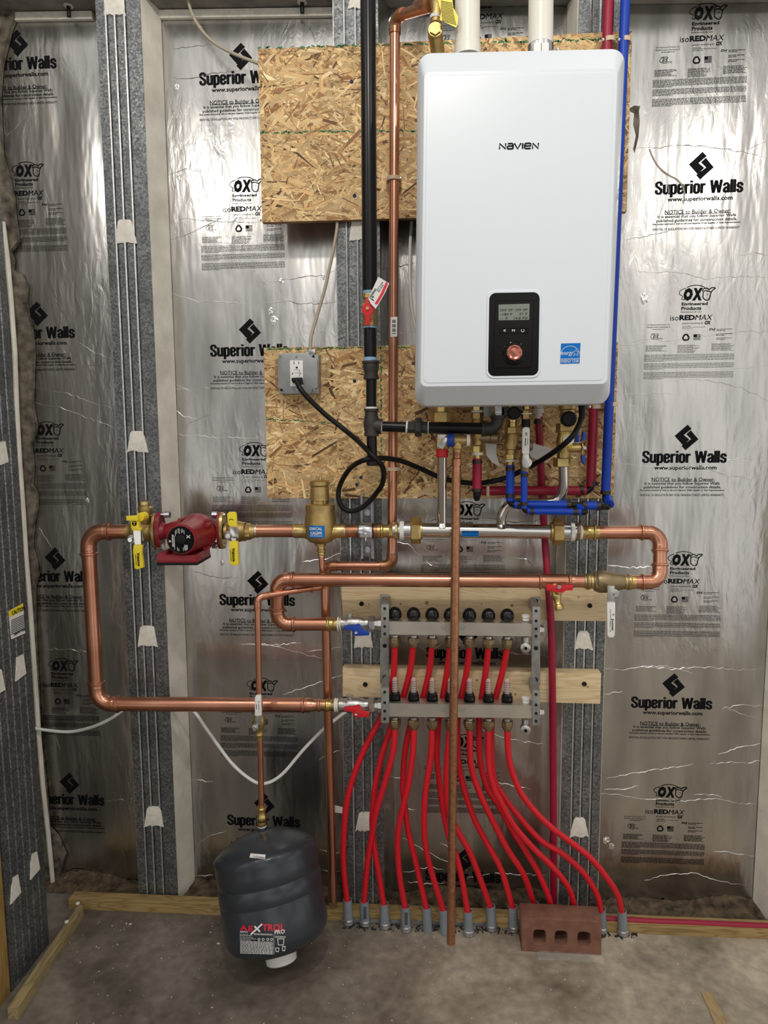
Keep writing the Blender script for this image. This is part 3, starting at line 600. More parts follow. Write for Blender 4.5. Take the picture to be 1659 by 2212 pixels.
# ================================================================ OSB BOARDS
def osb(name, quad, label, seed, n, greens, screws):
    r = random.Random(seed); df = .022; c = [P(x, y, df) for x, y in quad]
    x0 = (c[0].x+c[3].x)/2; x1 = (c[1].x+c[2].x)/2; z1 = (c[0].z+c[1].z)/2; z0 = (c[2].z+c[3].z)/2
    e = E(name, label, 'board', 'strand board panels on the wall')
    mb = MB(); mb.bb((x0, -df+.0004, z0), (x1, -.004, z1)); b = mb.b
    cl = b.loops.layers.color.new('strand'); uv = b.loops.layers.uv.new('UVMap')
    for f in b.faces:
        for l in f.loops: l[cl] = (.6, .46, .3, 1); l[uv].uv = (l.vert.co.x, l.vert.co.z)
    pal = [(.83, .7, .49), (.88, .77, .57), (.8, .65, .44), (.86, .73, .52), (.74, .58, .38), (.92, .82, .63), (.62, .45, .28), (.82, .68, .47)]
    k = 0; vs_new = []
    for i in range(n):
        L = r.uniform(.014, .06) if r.random() < .7 else r.uniform(.06, .11); Wd = r.uniform(.002, .009) if r.random() < .6 else r.uniform(.01, .024)
        if i > n*.6: L *= .8; Wd *= .55
        a = r.gauss(0, .55) if r.random() < .65 else r.uniform(0, pi); cx, cz = r.uniform(x0, x1), r.uniform(z0, z1)
        pts = [(-L/2, -Wd/2*r.uniform(.1, 1)), (L/2*r.uniform(.7, 1), -Wd/2*r.uniform(.3, 1)), (L/2, Wd/2*r.uniform(.1, 1)), (-L/2*r.uniform(.7, 1), Wd/2)]
        y = -df-.0009*i/n-.00002; vs = []
        for q in pts:
            x = cx+q[0]*cos(a)-q[1]*sin(a); z = cz+q[0]*sin(a)+q[1]*cos(a)
            vs.append(b.verts.new((min(max(x, x0), x1), y, min(max(z, z0), z1))))
        try: f = b.faces.new(vs)
        except ValueError: continue
        col = pal[int(r.random()**1.3*len(pal)) % len(pal)] if r.random() > .02 else (.48, .34, .2)
        if i > n*.5 and r.random() < .045: col = (.38, .26, .15)
        m = r.uniform(.85, 1.15); ou, ov = r.uniform(0, 9), r.uniform(0, 9)
        for l, q in zip(f.loops, pts): l[cl] = (col[0]*m, col[1]*m, col[2]*m, 1); l[uv].uv = (q[0]+ou, q[1]+ov)
    me = bpy.data.meshes.new('panel'); b.to_mesh(me); b.free(); me.materials.append(M['osb'])
    o = bpy.data.objects.new('panel', me); COL.objects.link(o); o.parent = e
    mb = MB()
    for (ax, ay, bx, by, w) in greens:
        A, B = P(ax, ay, df), P(bx, by, df); n2 = int((B-A).length/.006)
        for k in range(n2):
            if r.random() < .35: continue
            c = A+(B-A)*(k/n2); mb.box((c.x+r.uniform(-w, w)*.3, -df-.001, c.z+r.uniform(-w, w)*.5), (.009 if abs(bx-ax) > abs(by-ay) else w, .0003, w*r.uniform(.5, 1.2) if abs(bx-ax) > abs(by-ay) else .008), 0, Matrix.Rotation(r.uniform(-.5, .5), 3, 'Y'))
    mb.build('green_marking', M['green'], e, smooth=False)
    for x, y in screws:
        c = P(x, y, df); MB().lathe(c+Vector((0, .001, 0)), (0, -1, 0), [(0, .0045), (.0035, .0045), (.0045, .003), (.003, .0012)], 12).build('screw', M['screw'], e)
    return e
osb('strand_board', [(556, 97), (1366, 77), (1352, 466), (567, 472)], 'upper strand board panel behind the black pipe and the boiler top', 21, 9500, [(560, 104, 1360, 84, .004), (566, 287, 900, 283, .004), (1093, 84, 1095, 110, .004)], [(760, 177), (766, 423)])
osb('strand_board', [(574, 748), (1338, 742), (1322, 1077), (574, 1076)], 'lower strand board panel behind the outlet box and under the boiler', 22, 8500, [(580, 754, 895, 750, .0035), (823, 752, 824, 1075, .0035), (578, 905, 740, 915, .003)], [(766, 823), (780, 1031), (771, 1047)])
# ================================================================ BOILER
hb = E('wall_boiler', 'tall white wall-hung boiler with a black control panel', 'boiler')
def rrect(x0, x1, z0, z1, r, y, n=6):
    pts = []
    for cx, cz, a in ((x1-r, z1-r, 0), (x0+r, z1-r, pi/2), (x0+r, z0+r, pi), (x1-r, z0+r, 3*pi/2)):
        for k in range(n+1): t = a+pi/2*k/n; pts.append(Vector((cx+r*cos(t), y, cz+r*sin(t))))
    return pts
def quadr(q, r, d, n=7):     # rounded quad on plane at depth d from pixel corners TL,TR,BR,BL
    c = [P(x, y, d) for x, y in q]; out = []; m = 4
    for i in (1, 0, 3, 2):
        a, p, b = c[(i+1) % 4], c[i], c[(i-1) % 4]; out += arc(a, p, b, r, n)
    return out
def loft(mb, loops, cap=True):
    n = len(loops[0]); V = [v for l in loops for v in l]; f = []
    for i in range(len(loops)-1):
        for k in range(n): f.append((i*n+k, i*n+(k+1) % n, (i+1)*n+(k+1) % n, (i+1)*n+k))
    if cap: f.append(list(range(n))); f.append([(len(loops)-1)*n+k for k in range(n)])
    mb.add(V, f)
DB = .34
Bq = [(902, 119), (1349, 109), (1315, 874), (896, 879)]
def atdepth(loop, y): return [Vector((v.x, y, v.z)) for v in loop]
Bl = quadr(Bq, .028, .285); mb = MB()
Cl = quadr([(914, 152), (1337, 144), (1314, 833), (906, 839)], .014, DB-.004)
Dl = quadr([(917, 156), (1334, 148), (1311, 829), (909, 835)], .012, DB)
def shrink(l, y, s): c = sum(l, Vector())/len(l); return [Vector((c.x+(v.x-c.x)*s, y, c.z+(v.z-c.z)*s)) for v in l]
loft(mb, [shrink(Bl, -.03, .97), shrink(Bl, -.04, .985), atdepth(Bl, -.27), Bl, shrink(Bl, -.296, .994), Cl, Dl])
mb.build('cover', M['white'], hb, ang=25)
mb = MB(); loft(mb, [quadr([(922, 161), (1327, 153), (1305, 823), (914, 829)], .011, DB-.001), quadr([(923, 163), (1326, 155), (1304, 821), (915, 827)], .011, DB+.0012), quadr([(925, 167), (1324, 159), (1302, 818), (917, 824)], .01, DB+.0012)]); mb.build('front_panel', M['white'], hb)
mb = MB()
hN = W(11.5, P(1120, 316, DB)); sN = W(1, P(1120, 316, DB))
for x0, ww, strokes in ((0, 13, [[(0, 0), (0, 1), (1, 0), (1, 1)]]), (17, 12, [[(.08, .95), (.85, .95), (1, .82), (1, 0)], [(1, .52), (.12, .52), (0, .42), (0, .12), (.1, .02), (1, .02)]]), (32, 14, [[(0, 1), (.5, 0), (1, 1)]]), (50, 0, [[(0, 0), (0, 1)]]), (54.5, 13, [[(.02, .5), (1, .5), (1, .82), (.85, .96), (.15, .96), (0, .82), (0, .15), (.15, .03), (.98, .03)]]), (71.5, 12, [[(0, 0), (0, 1), (1, 0), (1, 1)]])):
    o_ = P(1079+x0, 322-x0*.012, DB+.002)
    for st_ in strokes: ribbon(mb, [(o_.x+p[0]*ww*sN, o_.z+p[1]*hN) for p in st_], 3.2*sN, M=Matrix(((1, 0, 0, 0), (0, 0, 1, o_.y), (0, 1, 0, 0), (0, 0, 0, 1))))
mb.build('brand_lettering', M['ink'], hb, smooth=False)
# control panel
mb = MB(); q0 = [(1051, 627), (1171, 625), (1168, 817), (1049, 819)]; q1 = [(1057, 633), (1166, 631), (1163, 811), (1054, 813)]
loft(mb, [quadr(q0, .016, DB+.001), quadr([(1053, 629), (1169, 627), (1166, 815), (1051, 817)], .0155, DB+.0035), quadr(q1, .014, DB+.0035), quadr(q1, .014, DB+.001)]); mb.build('bezel', M['white'], hb)
cp = MB(); loft(cp, [quadr(q1, .013, DB+.001), quadr([(1058, 634), (1165, 632), (1162, 810), (1055, 812)], .013, DB+.0025)]); cp = cp.build('control_panel', M['blackgloss'], hb)
mb = MB(); loft(mb, [quadr([(1069, 650), (1154, 649), (1148, 795), (1065, 796)], .004, DB+.0024), quadr([(1070, 651), (1153, 650), (1147, 794), (1066, 795)], .004, DB+.004)]); mb.build('fascia', M['blackgloss'], cp)
mb = MB(); mb.pprism([(1077, 658), (1144, 656), (1143, 691), (1077, 692)], DB+.0052, .001); mb.build('display', M['lcd'], cp)
mb = MB()
for k, s in enumerate(('DHW  OFF   CHW  OFF', '-180 F     51 F', '--  F    14.8 PSI')):
    p = P(1110, 669.5+k*9, DB+.0056); ink(mb, s, p, W(58, p), W(5, p))
mb.build('display_text', M['ink'], cp, smooth=False)
mb = MB(); loft(mb, [quadr([(1078, 709), (1142, 708), (1141, 720), (1078, 721)], .005, DB+.004), quadr([(1079, 710), (1141, 709), (1140, 719), (1079, 720)], .005, DB+.006)]); mb.build('button_strip', M['blackgloss'], cp)
mb = MB(); p = P(1109, 714, DB+.0066); ink(mb, 'M', p, W(6, p), W(5, p), bold=.02); ink(mb, '<', P(1090, 714, DB+.0066), W(5, p), W(5, p), bold=.02)
pr = P(1129, 714, DB+.0066); ribbon(mb, [(pr.x+W(3, p)*sin(a), pr.z+W(3, p)*cos(a)) for a in [.6+k*.42 for k in range(13)]], .001, M=Matrix(((1, 0, 0, 0), (0, 0, 1, pr.y), (0, 1, 0, 0), (0, 0, 0, 1))))
mb.build('button_symbol', M['plastic'], cp, smooth=False)
c = P(1110, 763, DB+.004); w = W(1, c); mb = MB(); mb.lathe(c, (0, -1, 0), [(0, 25*w), (.003, 25*w), (.0045, 22*w), (.004, 18*w)], 32); dl = mb.build('dial_ring', M['blackgloss'], cp)
MB().lathe(c, (0, -1, 0), [(0, 17.5*w), (.012, 17*w), (.014, 14*w), (.0125, 10*w), (.013, 8*w), (.014, 4*w), (.014, .1*w)], 10).build('dial', M['dial'], cp, ang=20)
sk = MB().pprism([(1212, 742), (1254, 741), (1252, 785), (1210, 786)], DB+.0018, .0008).build('efficiency_sticker', M['label'], hb)
mb = MB(); p = P(1231, 780, DB+.0022); ink(mb, 'ENERGY STAR', p, W(38, p), W(6.5, p)); ink(mb, 'energy', P(1225, 765, DB+.0022), W(26, p), W(9, p), shear=.3)
MM = lambda p: Matrix(((1, 0, 0, 0), (0, 0, 1, p.y), (0, 1, 0, 0), (0, 0, 0, 1)))
w = W(1, p); ribbon(mb, [(p.x+20.5*w*sin(a), P(1231, 768, DB).z+20*w*cos(a)) for a in [-1.45+k*.242 for k in range(13)]], .8*w, M=MM(p))
s0 = P(1244, 762, DB+.0022); ribbon(mb, [(s0.x+w*(8 if k % 2 == 0 else 3.4)*sin(k*pi/5), s0.z+w*(8 if k % 2 == 0 else 3.4)*cos(k*pi/5)) for k in range(10)], .9*w, M=MM(s0), closed=True)
mb.pprism([(1211, 775.2), (1252, 774.4), (1252, 775.4), (1211, 776.2)], DB+.0022, .0003); mb.build('sticker_lettering', M['plastic'], sk, smooth=False)
# hang bracket under and on top
MB().pprism([(1018, 880), (1128, 877), (1128, 900), (1018, 901)], .12, .004).build('connection_plate', M['plate'], hb)
# flue pipes
for (x0, x1, x2, x3, l) in ((982, 1037, 983, 1037, 'white plastic flue pipe, the left one on the boiler top'), (1140, 1198, 1141, 1194, 'white plastic flue pipe with a clamp, the right one on the boiler top')):
    d = .2; e = E('flue_pipe', l, 'pipe', 'white flue pipes'); a = P((x0+x1)/2, -60, d); b = P((x2+x3)/2, 122 if x0 < 1000 else 118, d); b.y = a.y
    c = P((x2+x3)/2, 60, d); r = W((x3-x2)/2, c); cyl(e, 'pipe', a, b, r, M['pvc'], 32)
    if x0 < 1000: MB().lathe(b, a-b, [(0, r*1.05), (.02, r*1.05), (.026, r*1.01)], 32).build('collar', M['pvc'], e)
    else:
        MB().lathe(b, a-b, [(0, r*1.06), (.018, r*1.06), (.02, r*1.0)], 32).build('hose_clamp', M['chrome'], e)
        MB().pprism([(1153, 92), (1186, 91), (1186, 114), (1153, 115)], .2+r*1.12, .012, .002).build('clamp_tab', M['plastic'], e)
        MB().pprism([(1168.5, 92), (1170.5, 92), (1170.5, 114), (1168.5, 114)], .2+r*1.14, .003).build('tab_slot', M['gapgrey'], e)
        MB().pl((1204, 105), (1206, 112), .2, [(0, 4), (3, 4), (8, 3.5)], 10).build('clamp_screw', M['chrome'], e)

# ================================================================ GAS LINE
DG = .15
e = E('gas_pipe', 'long black gas pipe coming down from the ceiling left of the boiler', 'pipe')
a, b = P(794.5, -60, DG), P(798.5, 628, DG); cyl(e, 'pipe', a, b, W(16.3, P(796, 300, DG)), M['blackpipe'], 28)
MB().pl((798.5, 622), (798.6, 636), DG, [(0, 14.5), (2, 15), (5, 14.6), (8, 15), (13, 14.2)], 20).build('blue_tape', M['tapeblue'], e)
e = E('gas_valve', 'brass gas valve with a red lever and a hanging paper tag', 'valve')
MB().pl((798.6, 635), (799, 705), DG, [(0, 14.5), (8, 14.5), (10, 12), (14, 12), (20, 15.5), (30, 17), (45, 17), (55, 15), (60, 12.5), (62, 15.5), (70, 15.5)], 24).build('valve_body', M['brass_cast'], e)
MB().pl((798.6, 636), (798.7, 645), DG, [(0, 16.5), (9, 16.5)], 6).build('hex_end', M['brass_cast'], e)
MB().pl((799, 693), (799, 703), DG, [(0, 17), (10, 17)], 6).build('hex_end', M['brass_cast'], e)
g = crop(560, 460, .217)
lv = MB().pprism(g((1062, 845), (1098, 845), (1102, 890), (1140, 925), (1140, 975), (1112, 1010), (1098, 1118), (1058, 1118), (1050, 1015), (1020, 975), (1022, 925), (1058, 895)), DG+.04, .006, .0012).build('lever', M['redh'], e)
MB().lathe(P(g((1078, 950))[0][0], g((1078, 950))[0][1], DG+.04), (0, -1, 0), [(0, .0042), (.004, .0042)], 6).build('lever_nut', M['brass'], lv)
MB().lathe(P(794, 668, DG), (0, -1, 0), [(0, .009), (.036, .009)], 14).build('stem', M['brass_cast'], e)
tg = MB().pprism(g((1185, 635), (1295, 700), (1255, 790), (1160, 955), (1110, 905), (1085, 850)), DG+.047, .0006).build('paper_tag', M['paper'], e)
MB().pprism(g((1262, 685), (1283, 698), (1240, 800), (1175, 912), (1148, 905), (1205, 810)), DG+.0475, .0003).build('red_stripe', M['red'], tg)
mb = MB(); u = (P(814, 628, DG)-P(798, 642, DG)).normalized(); u = (P(*g((1170, 740))[0], DG)-P(*g((1095, 850))[0], DG)).normalized(); v = Vector((-u.z, 0, u.x))
ink(mb, 'LEGEND', P(*g((1130, 800))[0], DG+.0478), .026, .005, u, v, .02); ink(mb, '1"', P(*g((1135, 850))[0], DG+.0478), .009, .008, u, v, .03)
ink(mb, 'LOT FS 600', P(*g((1200, 730))[0], DG+.0478), .024, .003, u, v, .02); ink(mb, 'BALL VALVE', P(*g((1210, 750))[0], DG+.0478), .02, .003, u, v, .02)
mb.build('tag_lettering', M['ink'], tg, smooth=False)
e = E('gas_nipple', 'short black pipe with a bell reducer under the brass gas valve', 'pipe')
MB().pl((799, 700), (799, 709), DG, [(0, 13.5), (3, 14.3), (9, 14)], 20).build('blue_tape', M['tapeblue'], e)
MB().pl((799, 707), (800, 776), DG, [(0, 13), (3, 13.8), (69, 13.6)], 24).build('pipe', M['blackpipe'], e)
MB().pl((800, 772), (800, 781), DG, [(0, 14), (4, 15), (9, 14.5)], 20).build('blue_tape', M['tapeblue'], e)
MB().pl((801, 780), (802, 820), DG, [(0, 19), (5, 19), (6, 17), (14, 17.5), (20, 16), (26, 14.5), (33, 15), (34, 17), (39, 17), (40, 15)], 24).build('reducer', M['iron'], e)
MB().pl((802, 818), (802, 884), DG, [(0, 11.2), (64, 11.2)], 22).build('pipe', M['blackpipe'], e)
MB().pl((802, 879), (802, 884), DG, [(0, 12.5), (5, 13)], 20).build('white_tape', M['tape'], e)
e = E('gas_tee', 'black iron tee with a drip leg pointing down, left of the boiler outlets', 'pipe fitting')
mb = MB(); mb.pl((802, 883), (802.5, 942), DG, [(0, 16), (5, 16), (6, 13.5), (14, 14), (26, 17), (36, 17), (50, 15), (53, 16), (59, 16)], 24)
mb.pl((802, 919), (825, 921), DG, [(-12, 10), (-6, 14), (5, 16.5), (16, 16.5), (23, 16.5)], 24); mb.build('tee_body', M['iron'], e)
MB().pl((802.5, 940), (804, 990), DG, [(0, 11), (48, 11)], 22).build('drip_leg', M['blackpipe'], e)
MB().pl((804, 985), (804.5, 1007), DG, [(0, 15), (4, 15), (5, 13), (18, 13), (21, 10)], 22).build('end_cap', M['iron'], e)
e = E('gas_branch', 'horizontal black gas pipe with a union running to the boiler underside', 'pipe')
MB().pl((821, 921), (884, 923), DG, [(0, 12.5), (2, 12.5), (2, 11.2), (58, 11.2), (58, 12.5), (63, 12.5)], 22).build('pipe', M['blackpipe'], e)
MB().pl((822, 921), (826, 921), DG, [(0, 14.5), (2, 15), (4, 14)], 20).build('white_tape', M['tape'], e)
MB().pl((877, 922.7), (881, 923), DG, [(0, 13), (2, 14), (4, 13)], 20).build('white_tape', M['tape'], e)
mb = MB(); mb.pl((880, 923), (896, 923), DG, [(0, 13.5), (16, 13.5), (16, 12)], 8, .39); mb.pl((896, 923), (911, 923), DG, [(0, 19), (2, 22), (13, 22), (15, 19)], 8, .39); mb.pl((911, 923), (926, 924), DG, [(0, 13.5), (14, 13.5)], 8, .39); mb.build('union', M['iron'], e, ang=20)
MB().pl((924, 924), (928, 924), DG, [(0, 13.5), (2, 14.5), (4, 13.5)], 20).build('white_tape', M['tape'], e)
MB().pl((926, 924), (1045, 926), DG+.005, [(0, 12.5), (118, 12.5)], 22).build('pipe', M['blackpipe'], e)
mb = MB(); c = P(1075, 922, DG+.005); a0 = P(1040, 926, DG+.005); b0 = P(1076, 899, DG+.005); r = W(13, c)
mb.tube([a0]+arc(a0, P(1073, 924, DG+.005), b0, W(17, c))+[b0], r, 20); mb.pl((1040, 926), (1050, 926), DG+.005, [(0, 16), (7, 16), (8, 14)], 22); mb.pl((1076, 897), (1076, 906), DG+.005, [(0, 16.5), (7, 16.5), (8, 14)], 22); mb.build('elbow', M['iron'], e)
MB().pl((1075, 866), (1076, 899), DG+.005, [(0, 14), (28, 14), (29, 12.5), (33, 12.5)], 6).build('coupling', M['chrome'], e, ang=20)

# ================================================================ COPPER RELIEF LINE (vertical)
DR = .05
e = E('relief_pipe', 'thin vertical copper pipe left of the boiler with a barcode sticker', 'pipe')
r = W(10.6, P(850, 600, DR))
run(e, [P(930, 14, .17), P(853, 36, DR), P(847, 1222, DR), P(702, 1222, DR), P(702, 1262, DR), P(719, 1945, DR)], r, r*1.7, M['copper'], er=1.18, emat=M['copper_old'], press=False, collar=r*.9)
for (x, y, hor) in ((851, 64, 0), (847.5, 1196, 0), (825, 1222, 1), (724, 1222, 1), (872, 31, 1)):
    a = P(x, y, DR); MB().lathe(a, WX if hor else WZ, [(-.001, r*1.15), (.0012, r*1.2), (.0025, r*1.1)], 20).build('solder_ring', M['nickel'], e)
bc = MB().prism([P(x, y, DR+r+.0015) for x, y in ((843.5, 685), (858.5, 684), (858, 727), (843, 728))], (0, .002, 0), .0008).build('barcode_sticker', M['paper'], e)
mb = MB()
for k in range(13):
    if k % 4 == 3: continue
    mb.pprism([(847, 691+k*2.4), (855, 691+k*2.4), (855, 692.3+k*2.4), (847, 692.3+k*2.4)], DR+r+.002, .0003)
mb.build('barcode', M['ink'], bc, smooth=False)
for (x, y, side, l) in ((850, 387, 1, 'beige pipe clip on the upper strand board, on the thin copper pipe'), (849.5, 1013, 1, 'beige pipe clip on the lower strand board, on the thin copper pipe')):
    e = E('pipe_clip', l, 'pipe clip', 'beige clips on the tubes'); c = P(x, y, DR)
    MB().lathe(c-Vector((0, 0, .004)), WZ, [(0, r), (0, r*1.4), (.009, r*1.4), (.009, r)], 20, cap=False).build('band', M['clip'], e)
    MB().box(c+Vector((0, .012, 0)), (r*3.1, .018, .008), .0015).build('base', M['clip'], e)
    MB().lathe(c+Vector((r*1.45, -.004, 0)), (0, -1, 0), [(0, .0038), (.004, .0038), (.0055, .002)], 10).build('screw', M['chrome'], e)
# pressure relief valve on top
e = E('relief_valve', 'brass relief valve with a yellow warning tag on the boiler top', 'valve')
MB().pl((946, -20), (941, 50), .19, [(0, 14), (14, 15), (16, 18), (30, 15), (45, 11), (55, 12), (64, 11), (70, 12)], 22).build('valve_body', M['brass_cast'], e)
MB().pl((941, 34), (941, 42), .19, [(0, 12.5), (7, 12.5)], 18).build('white_tape', M['tape'], e)
c = P(940, 63, .215); w = W(1, c); mb = MB(); mb.lathe(c+Vector((0, .03, 0)), (0, -1, 0), [(0, 16*w), (.028, 16.5*w), (.03, 15*w)], 28); mb.lathe(c, (0, -1, 0), [(0, 13*w), (.005, 13*w)], 6); mb.build('hex_plug', M['brass_cast'], e, ang=25)
MB().pl((941, 75), (947, 122), (.2, .16), [(0, 15), (20, 15), (30, 15), (47, 14)], 22).build('outlet_tube', M['brass_cast'], e)
MB().pl((905, 12), (928, 5), (.13, .18), [(-6, 11), (0, 13), (10, 13), (12, 15), (24, 15)], 20).build('copper_adapter', M['copper_old'], e)
g = crop(540, 0, .2773)
tg = MB().pprism(g((1460, -20), (1575, -20), (1585, 60), (1622, 130), (1618, 190), (1605, 213), (1478, 155), (1488, 90)), .235, .0007).build('yellow_tag', M['yellow'], e)
mb = MB(); rr_ = random.Random(2)
for k in range(15):
    x = 1487+max(0, (k-6))*1.2; y = 8+k*11; mb.pprism(g((x, y-3), (x+90+k*1.5, y+14+k), (x+90+k*1.5, y+18+k), (x, y+1)), .2355, .0002)
mb.build('tag_lettering', M['ink'], tg, smooth=False)

# ================================================================ MAIN HEATING LOOP
DU, DL_ = .085, .12
rU = W(15.6, P(600, 1147, DU))
e = E('copper_loop', 'thick copper pipe looping from the pump left, down and back to the lower manifold', 'pipe')
rr = W(16.8, P(190, 1350, DU))
pts = [P(283, 1148, DU), P(190, 1149, DU), P(210, 1520, .1), P(665, 1523, .1)]
run(e, pts, rr*.93, rr*1.9, M['copper'])
MB().pl((648, 1523), (705, 1523), .1, [(0, 15.5), (4, 15.5), (6, 18), (9, 18), (11, 15.8), (18, 16.2), (26, 14), (34, 12.5), (38, 12.5), (40, 14.5), (43, 14.5), (45, 12.5), (56, 12.5)], 24).build('reducer', M['copper'], e)
def isovalve(label, side):
    return E('isolation_valve', label, 'valve', 'brass pump valves with yellow levers')
def oval(mb, c, ax, ry, rz, th, n=28):
    V = []; 
    for s in (0, 1):
        for k in range(n): t = 2*pi*k/n; q = 1+.0*cos(2*t); V.append(c+Vector((th*s, ry*cos(t), rz*sin(t)*q)))
    f = [list(range(n)), list(range(n, 2*n))]+[(k, (k+1) % n, n+(k+1) % n, n+k) for k in range(n)]
    mb.add(V, f)
# left valve
v1 = isovalve('brass valve with yellow levers and a top drain port, left of the pump', 0); g = crop(160, 1060, .2411)
mb = MB(); mb.pl((268, 1148), (336, 1149), DU, [(0, 15), (8, 15), (9, 17.5), (14, 17.5), (20, 19), (28, 24), (42, 24), (50, 22), (56, 19), (60, 19), (62, 17), (68, 17)], 28)
mb.pl((313, 1130), (314, 1094), (DU, DU), [(0, 14), (8, 16), (18, 16), (19, 14.5), (26, 14.5), (27, 16), (34, 16), (38, 12)], 24); mb.build('valve_body', M['brass_cast'], v1)
MB().pl((313, 1098), (311, 1080), DU, [(0, 10), (3, 13), (9, 13), (10, 11), (14, 10), (18, 4)], 20).build('port_cap', M['bronze'], v1)
MB().pl((311, 1090), (311, 1083), DU+.004, [(0, 11.5), (7, 11)], 14).build('knurled_ring', M['brass'], v1, ang=10)
mb = MB(); oval(mb, P(334, 1148, DU), WX, W(22, P(334, 1148, DU)), W(40, P(334, 1148, DU)), .007); mb.build('flange', M['brass_cast'], v1)
MB().pprism(g((545, 370), (612, 372), (625, 455), (545, 452)), DU+.048, .004, .0006).build('lever_plate', M['steel'], v1)
MB().lathe(P(*g((580, 412))[0], DU+.0), (0, -1, 0), [(0, .012), (.045, .012), (.046, .006), (.056, .006)], 14).build('stem_nut', M['chrome'], v1)
lv = MB().pprism(g((530, 488), (613, 487), (605, 560), (618, 640), (620, 690), (565, 707), (540, 697), (535, 640), (525, 540)), DU+.062, .009, .0025).build('yellow_lever', M['yellow'], v1)
MB().pprism(g((500, 232), (520, 225), (575, 232), (585, 330), (600, 345), (597, 362), (520, 357), (508, 330)), DU+.07, .009, .0025).build('yellow_lever', M['yellow'], v1)
MB().pprism(g((530, 357), (595, 360), (600, 492), (545, 490)), DU+.055, .003).build('lever_bracket', M['steel'], v1)
c = P(*g((603, 235))[0], DU+.05); w = W(1, c)
k2 = MB().lathe(c+Vector((0, .02, 0)), (0, -1, 0), [(0, 9.8*w), (.026, 9.8*w), (.03, 8.5*w)], 24).build('yellow_knob', M['yellow'], v1)
MB().pprism(g((462, 228), (570, 222), (575, 272), (468, 270)), DU+.074, .01, .0025).build('knob_arm', M['yellow'], k2)
mb = MB(); c = P(*g((540, 293))[0], DU+.0706); w = W(1, c); mb.lathe(c, (0, -1, 0), [(0, 5.3*w), (.0004, 5.3*w)], 22); mb.build('emblem', M['ink'], v1, smooth=False)
mb = MB(); ink(mb, 'T', c+Vector((0, -.0006, 0)), 6*w, 7*w, bold=.02); mb.build('emblem_letter', M['yellow'], v1, smooth=False)
def webtext(c1, c2, par, L=29.5):
    mb = MB(); c = P(*c1, DU+.0628); w = W(1, c); ink(mb, 'Webstone', c, L*w, 7*w, Vector((.04, 0, -1)), Vector((1, 0, .04)), .03)
    c = P(*c2, DU+.0628); ink(mb, 'A BRAND OF NIBCO', c, (L-4)*w, 2.2*w, Vector((.04, 0, -1)), Vector((1, 0, .04)), .02); mb.build('lever_lettering', M['ink'], par, smooth=False)
webtext(g((578, 615))[0], g((553, 620))[0], lv)
# right valve
v2 = isovalve('brass valve with yellow levers on the right side of the pump', 1)
mb = MB(); mb.pl((487, 1148), (560, 1148), DU, [(0, 17), (6, 17), (9, 20), (14, 23), (30, 23), (36, 21), (44, 21), (46, 17), (48, 17), (49, 16.5), (56, 16.5), (60, 15), (64, 13), (72, 13)], 28); mb.build('valve_body', M['brass_cast'], v2)
mb = MB(); mb.pl((533, 1148), (543, 1148), DU, [(0, 18.5), (9, 18.5)], 6); mb.build('hex_end', M['brass'], v2, ang=20)
mb = MB(); oval(mb, P(479, 1146, DU), WX, W(22, P(482, 1148, DU)), W(40, P(482, 1148, DU)), .0075); mb.build('flange', M['brass'], v2)
MB().pprism(g((1392, 325), (1470, 325), (1475, 430), (1405, 430)), DU+.048, .004, .0006).build('lever_plate', M['steel'], v2)
MB().lathe(P(*g((1432, 378))[0], DU), (0, -1, 0), [(0, .012), (.045, .012), (.046, .006), (.056, .006)], 14).build('stem_nut', M['chrome'], v2)
MB().pprism(g((1410, 425), (1450, 425), (1452, 470), (1412, 470)), DU+.055, .003).build('lever_bracket', M['steel'], v2)
lv = MB().pprism(g((1385, 455), (1468, 455), (1466, 540), (1474, 655), (1450, 675), (1405, 667), (1392, 640), (1388, 540)), DU+.062, .009, .0025).build('yellow_lever', M['yellow'], v2)
l2 = MB().pprism(g((1368, 210), (1385, 192), (1440, 192), (1452, 210), (1455, 300), (1468, 325), (1395, 322), (1375, 300)), DU+.07, .009, .0025).build('yellow_lever', M['yellow'], v2)
webtext(g((1430, 575))[0], g((1405, 580))[0], lv)
mb = MB(); c = P(*g((1408, 255))[0], DU+.0706); w = W(1, c); ribbon(mb, [(c.x+6*w*cos(a), c.z-5*w+5*w*sin(a)) for a in [.5+k*.36 for k in range(7)]], 1.4*w, M=MM(c)); mb.build('arrow_mark', M['ink'], l2, smooth=False)
# pump
pu = E('circulator_pump', 'dark red circulator pump with a round black nameplate', 'pump')
C0 = P(391, 1166, .225); pxw = W(1, C0)
mb = MB()
mb.lathe(Vector((C0.x, -.225, C0.z)), (0, 1, 0), [(0, 30*pxw), (.0, 31*pxw), (.003, 33*pxw), (.01, 34*pxw), (.05, 36*pxw), (.09, 40*pxw), (.1, 45*pxw), (.115, 46*pxw), (.13, 44*pxw), (.16, 38*pxw), (.18, 26*pxw)], 40)
mb.pl((346, 1148), (484, 1147), DU, [(0, 20), (5, 20), (12, 16), (30, 22), (70, 28), (100, 22), (112, 16), (132, 16), (138, 18)], 28)
mb.build('motor_housing', M['pump'], pu)
for x, th in ((341, .012), (473, .010)):
    mb = MB(); c = P(x, 1146, DU); w = W(1, c); oval(mb, c, WX, 21*w, 40*w, th); mb.build('flange', M['pump'], pu)
for a in (.55, 2.2, 3.9, 5.5):
    MB().lathe(Vector((C0.x+43*pxw*cos(a), -.155, C0.z+43*pxw*sin(a))), (0, 1, 0), [(0, .003), (.0, .005), (.03, .006)], 12).build('screw_boss', M['pump'], pu)
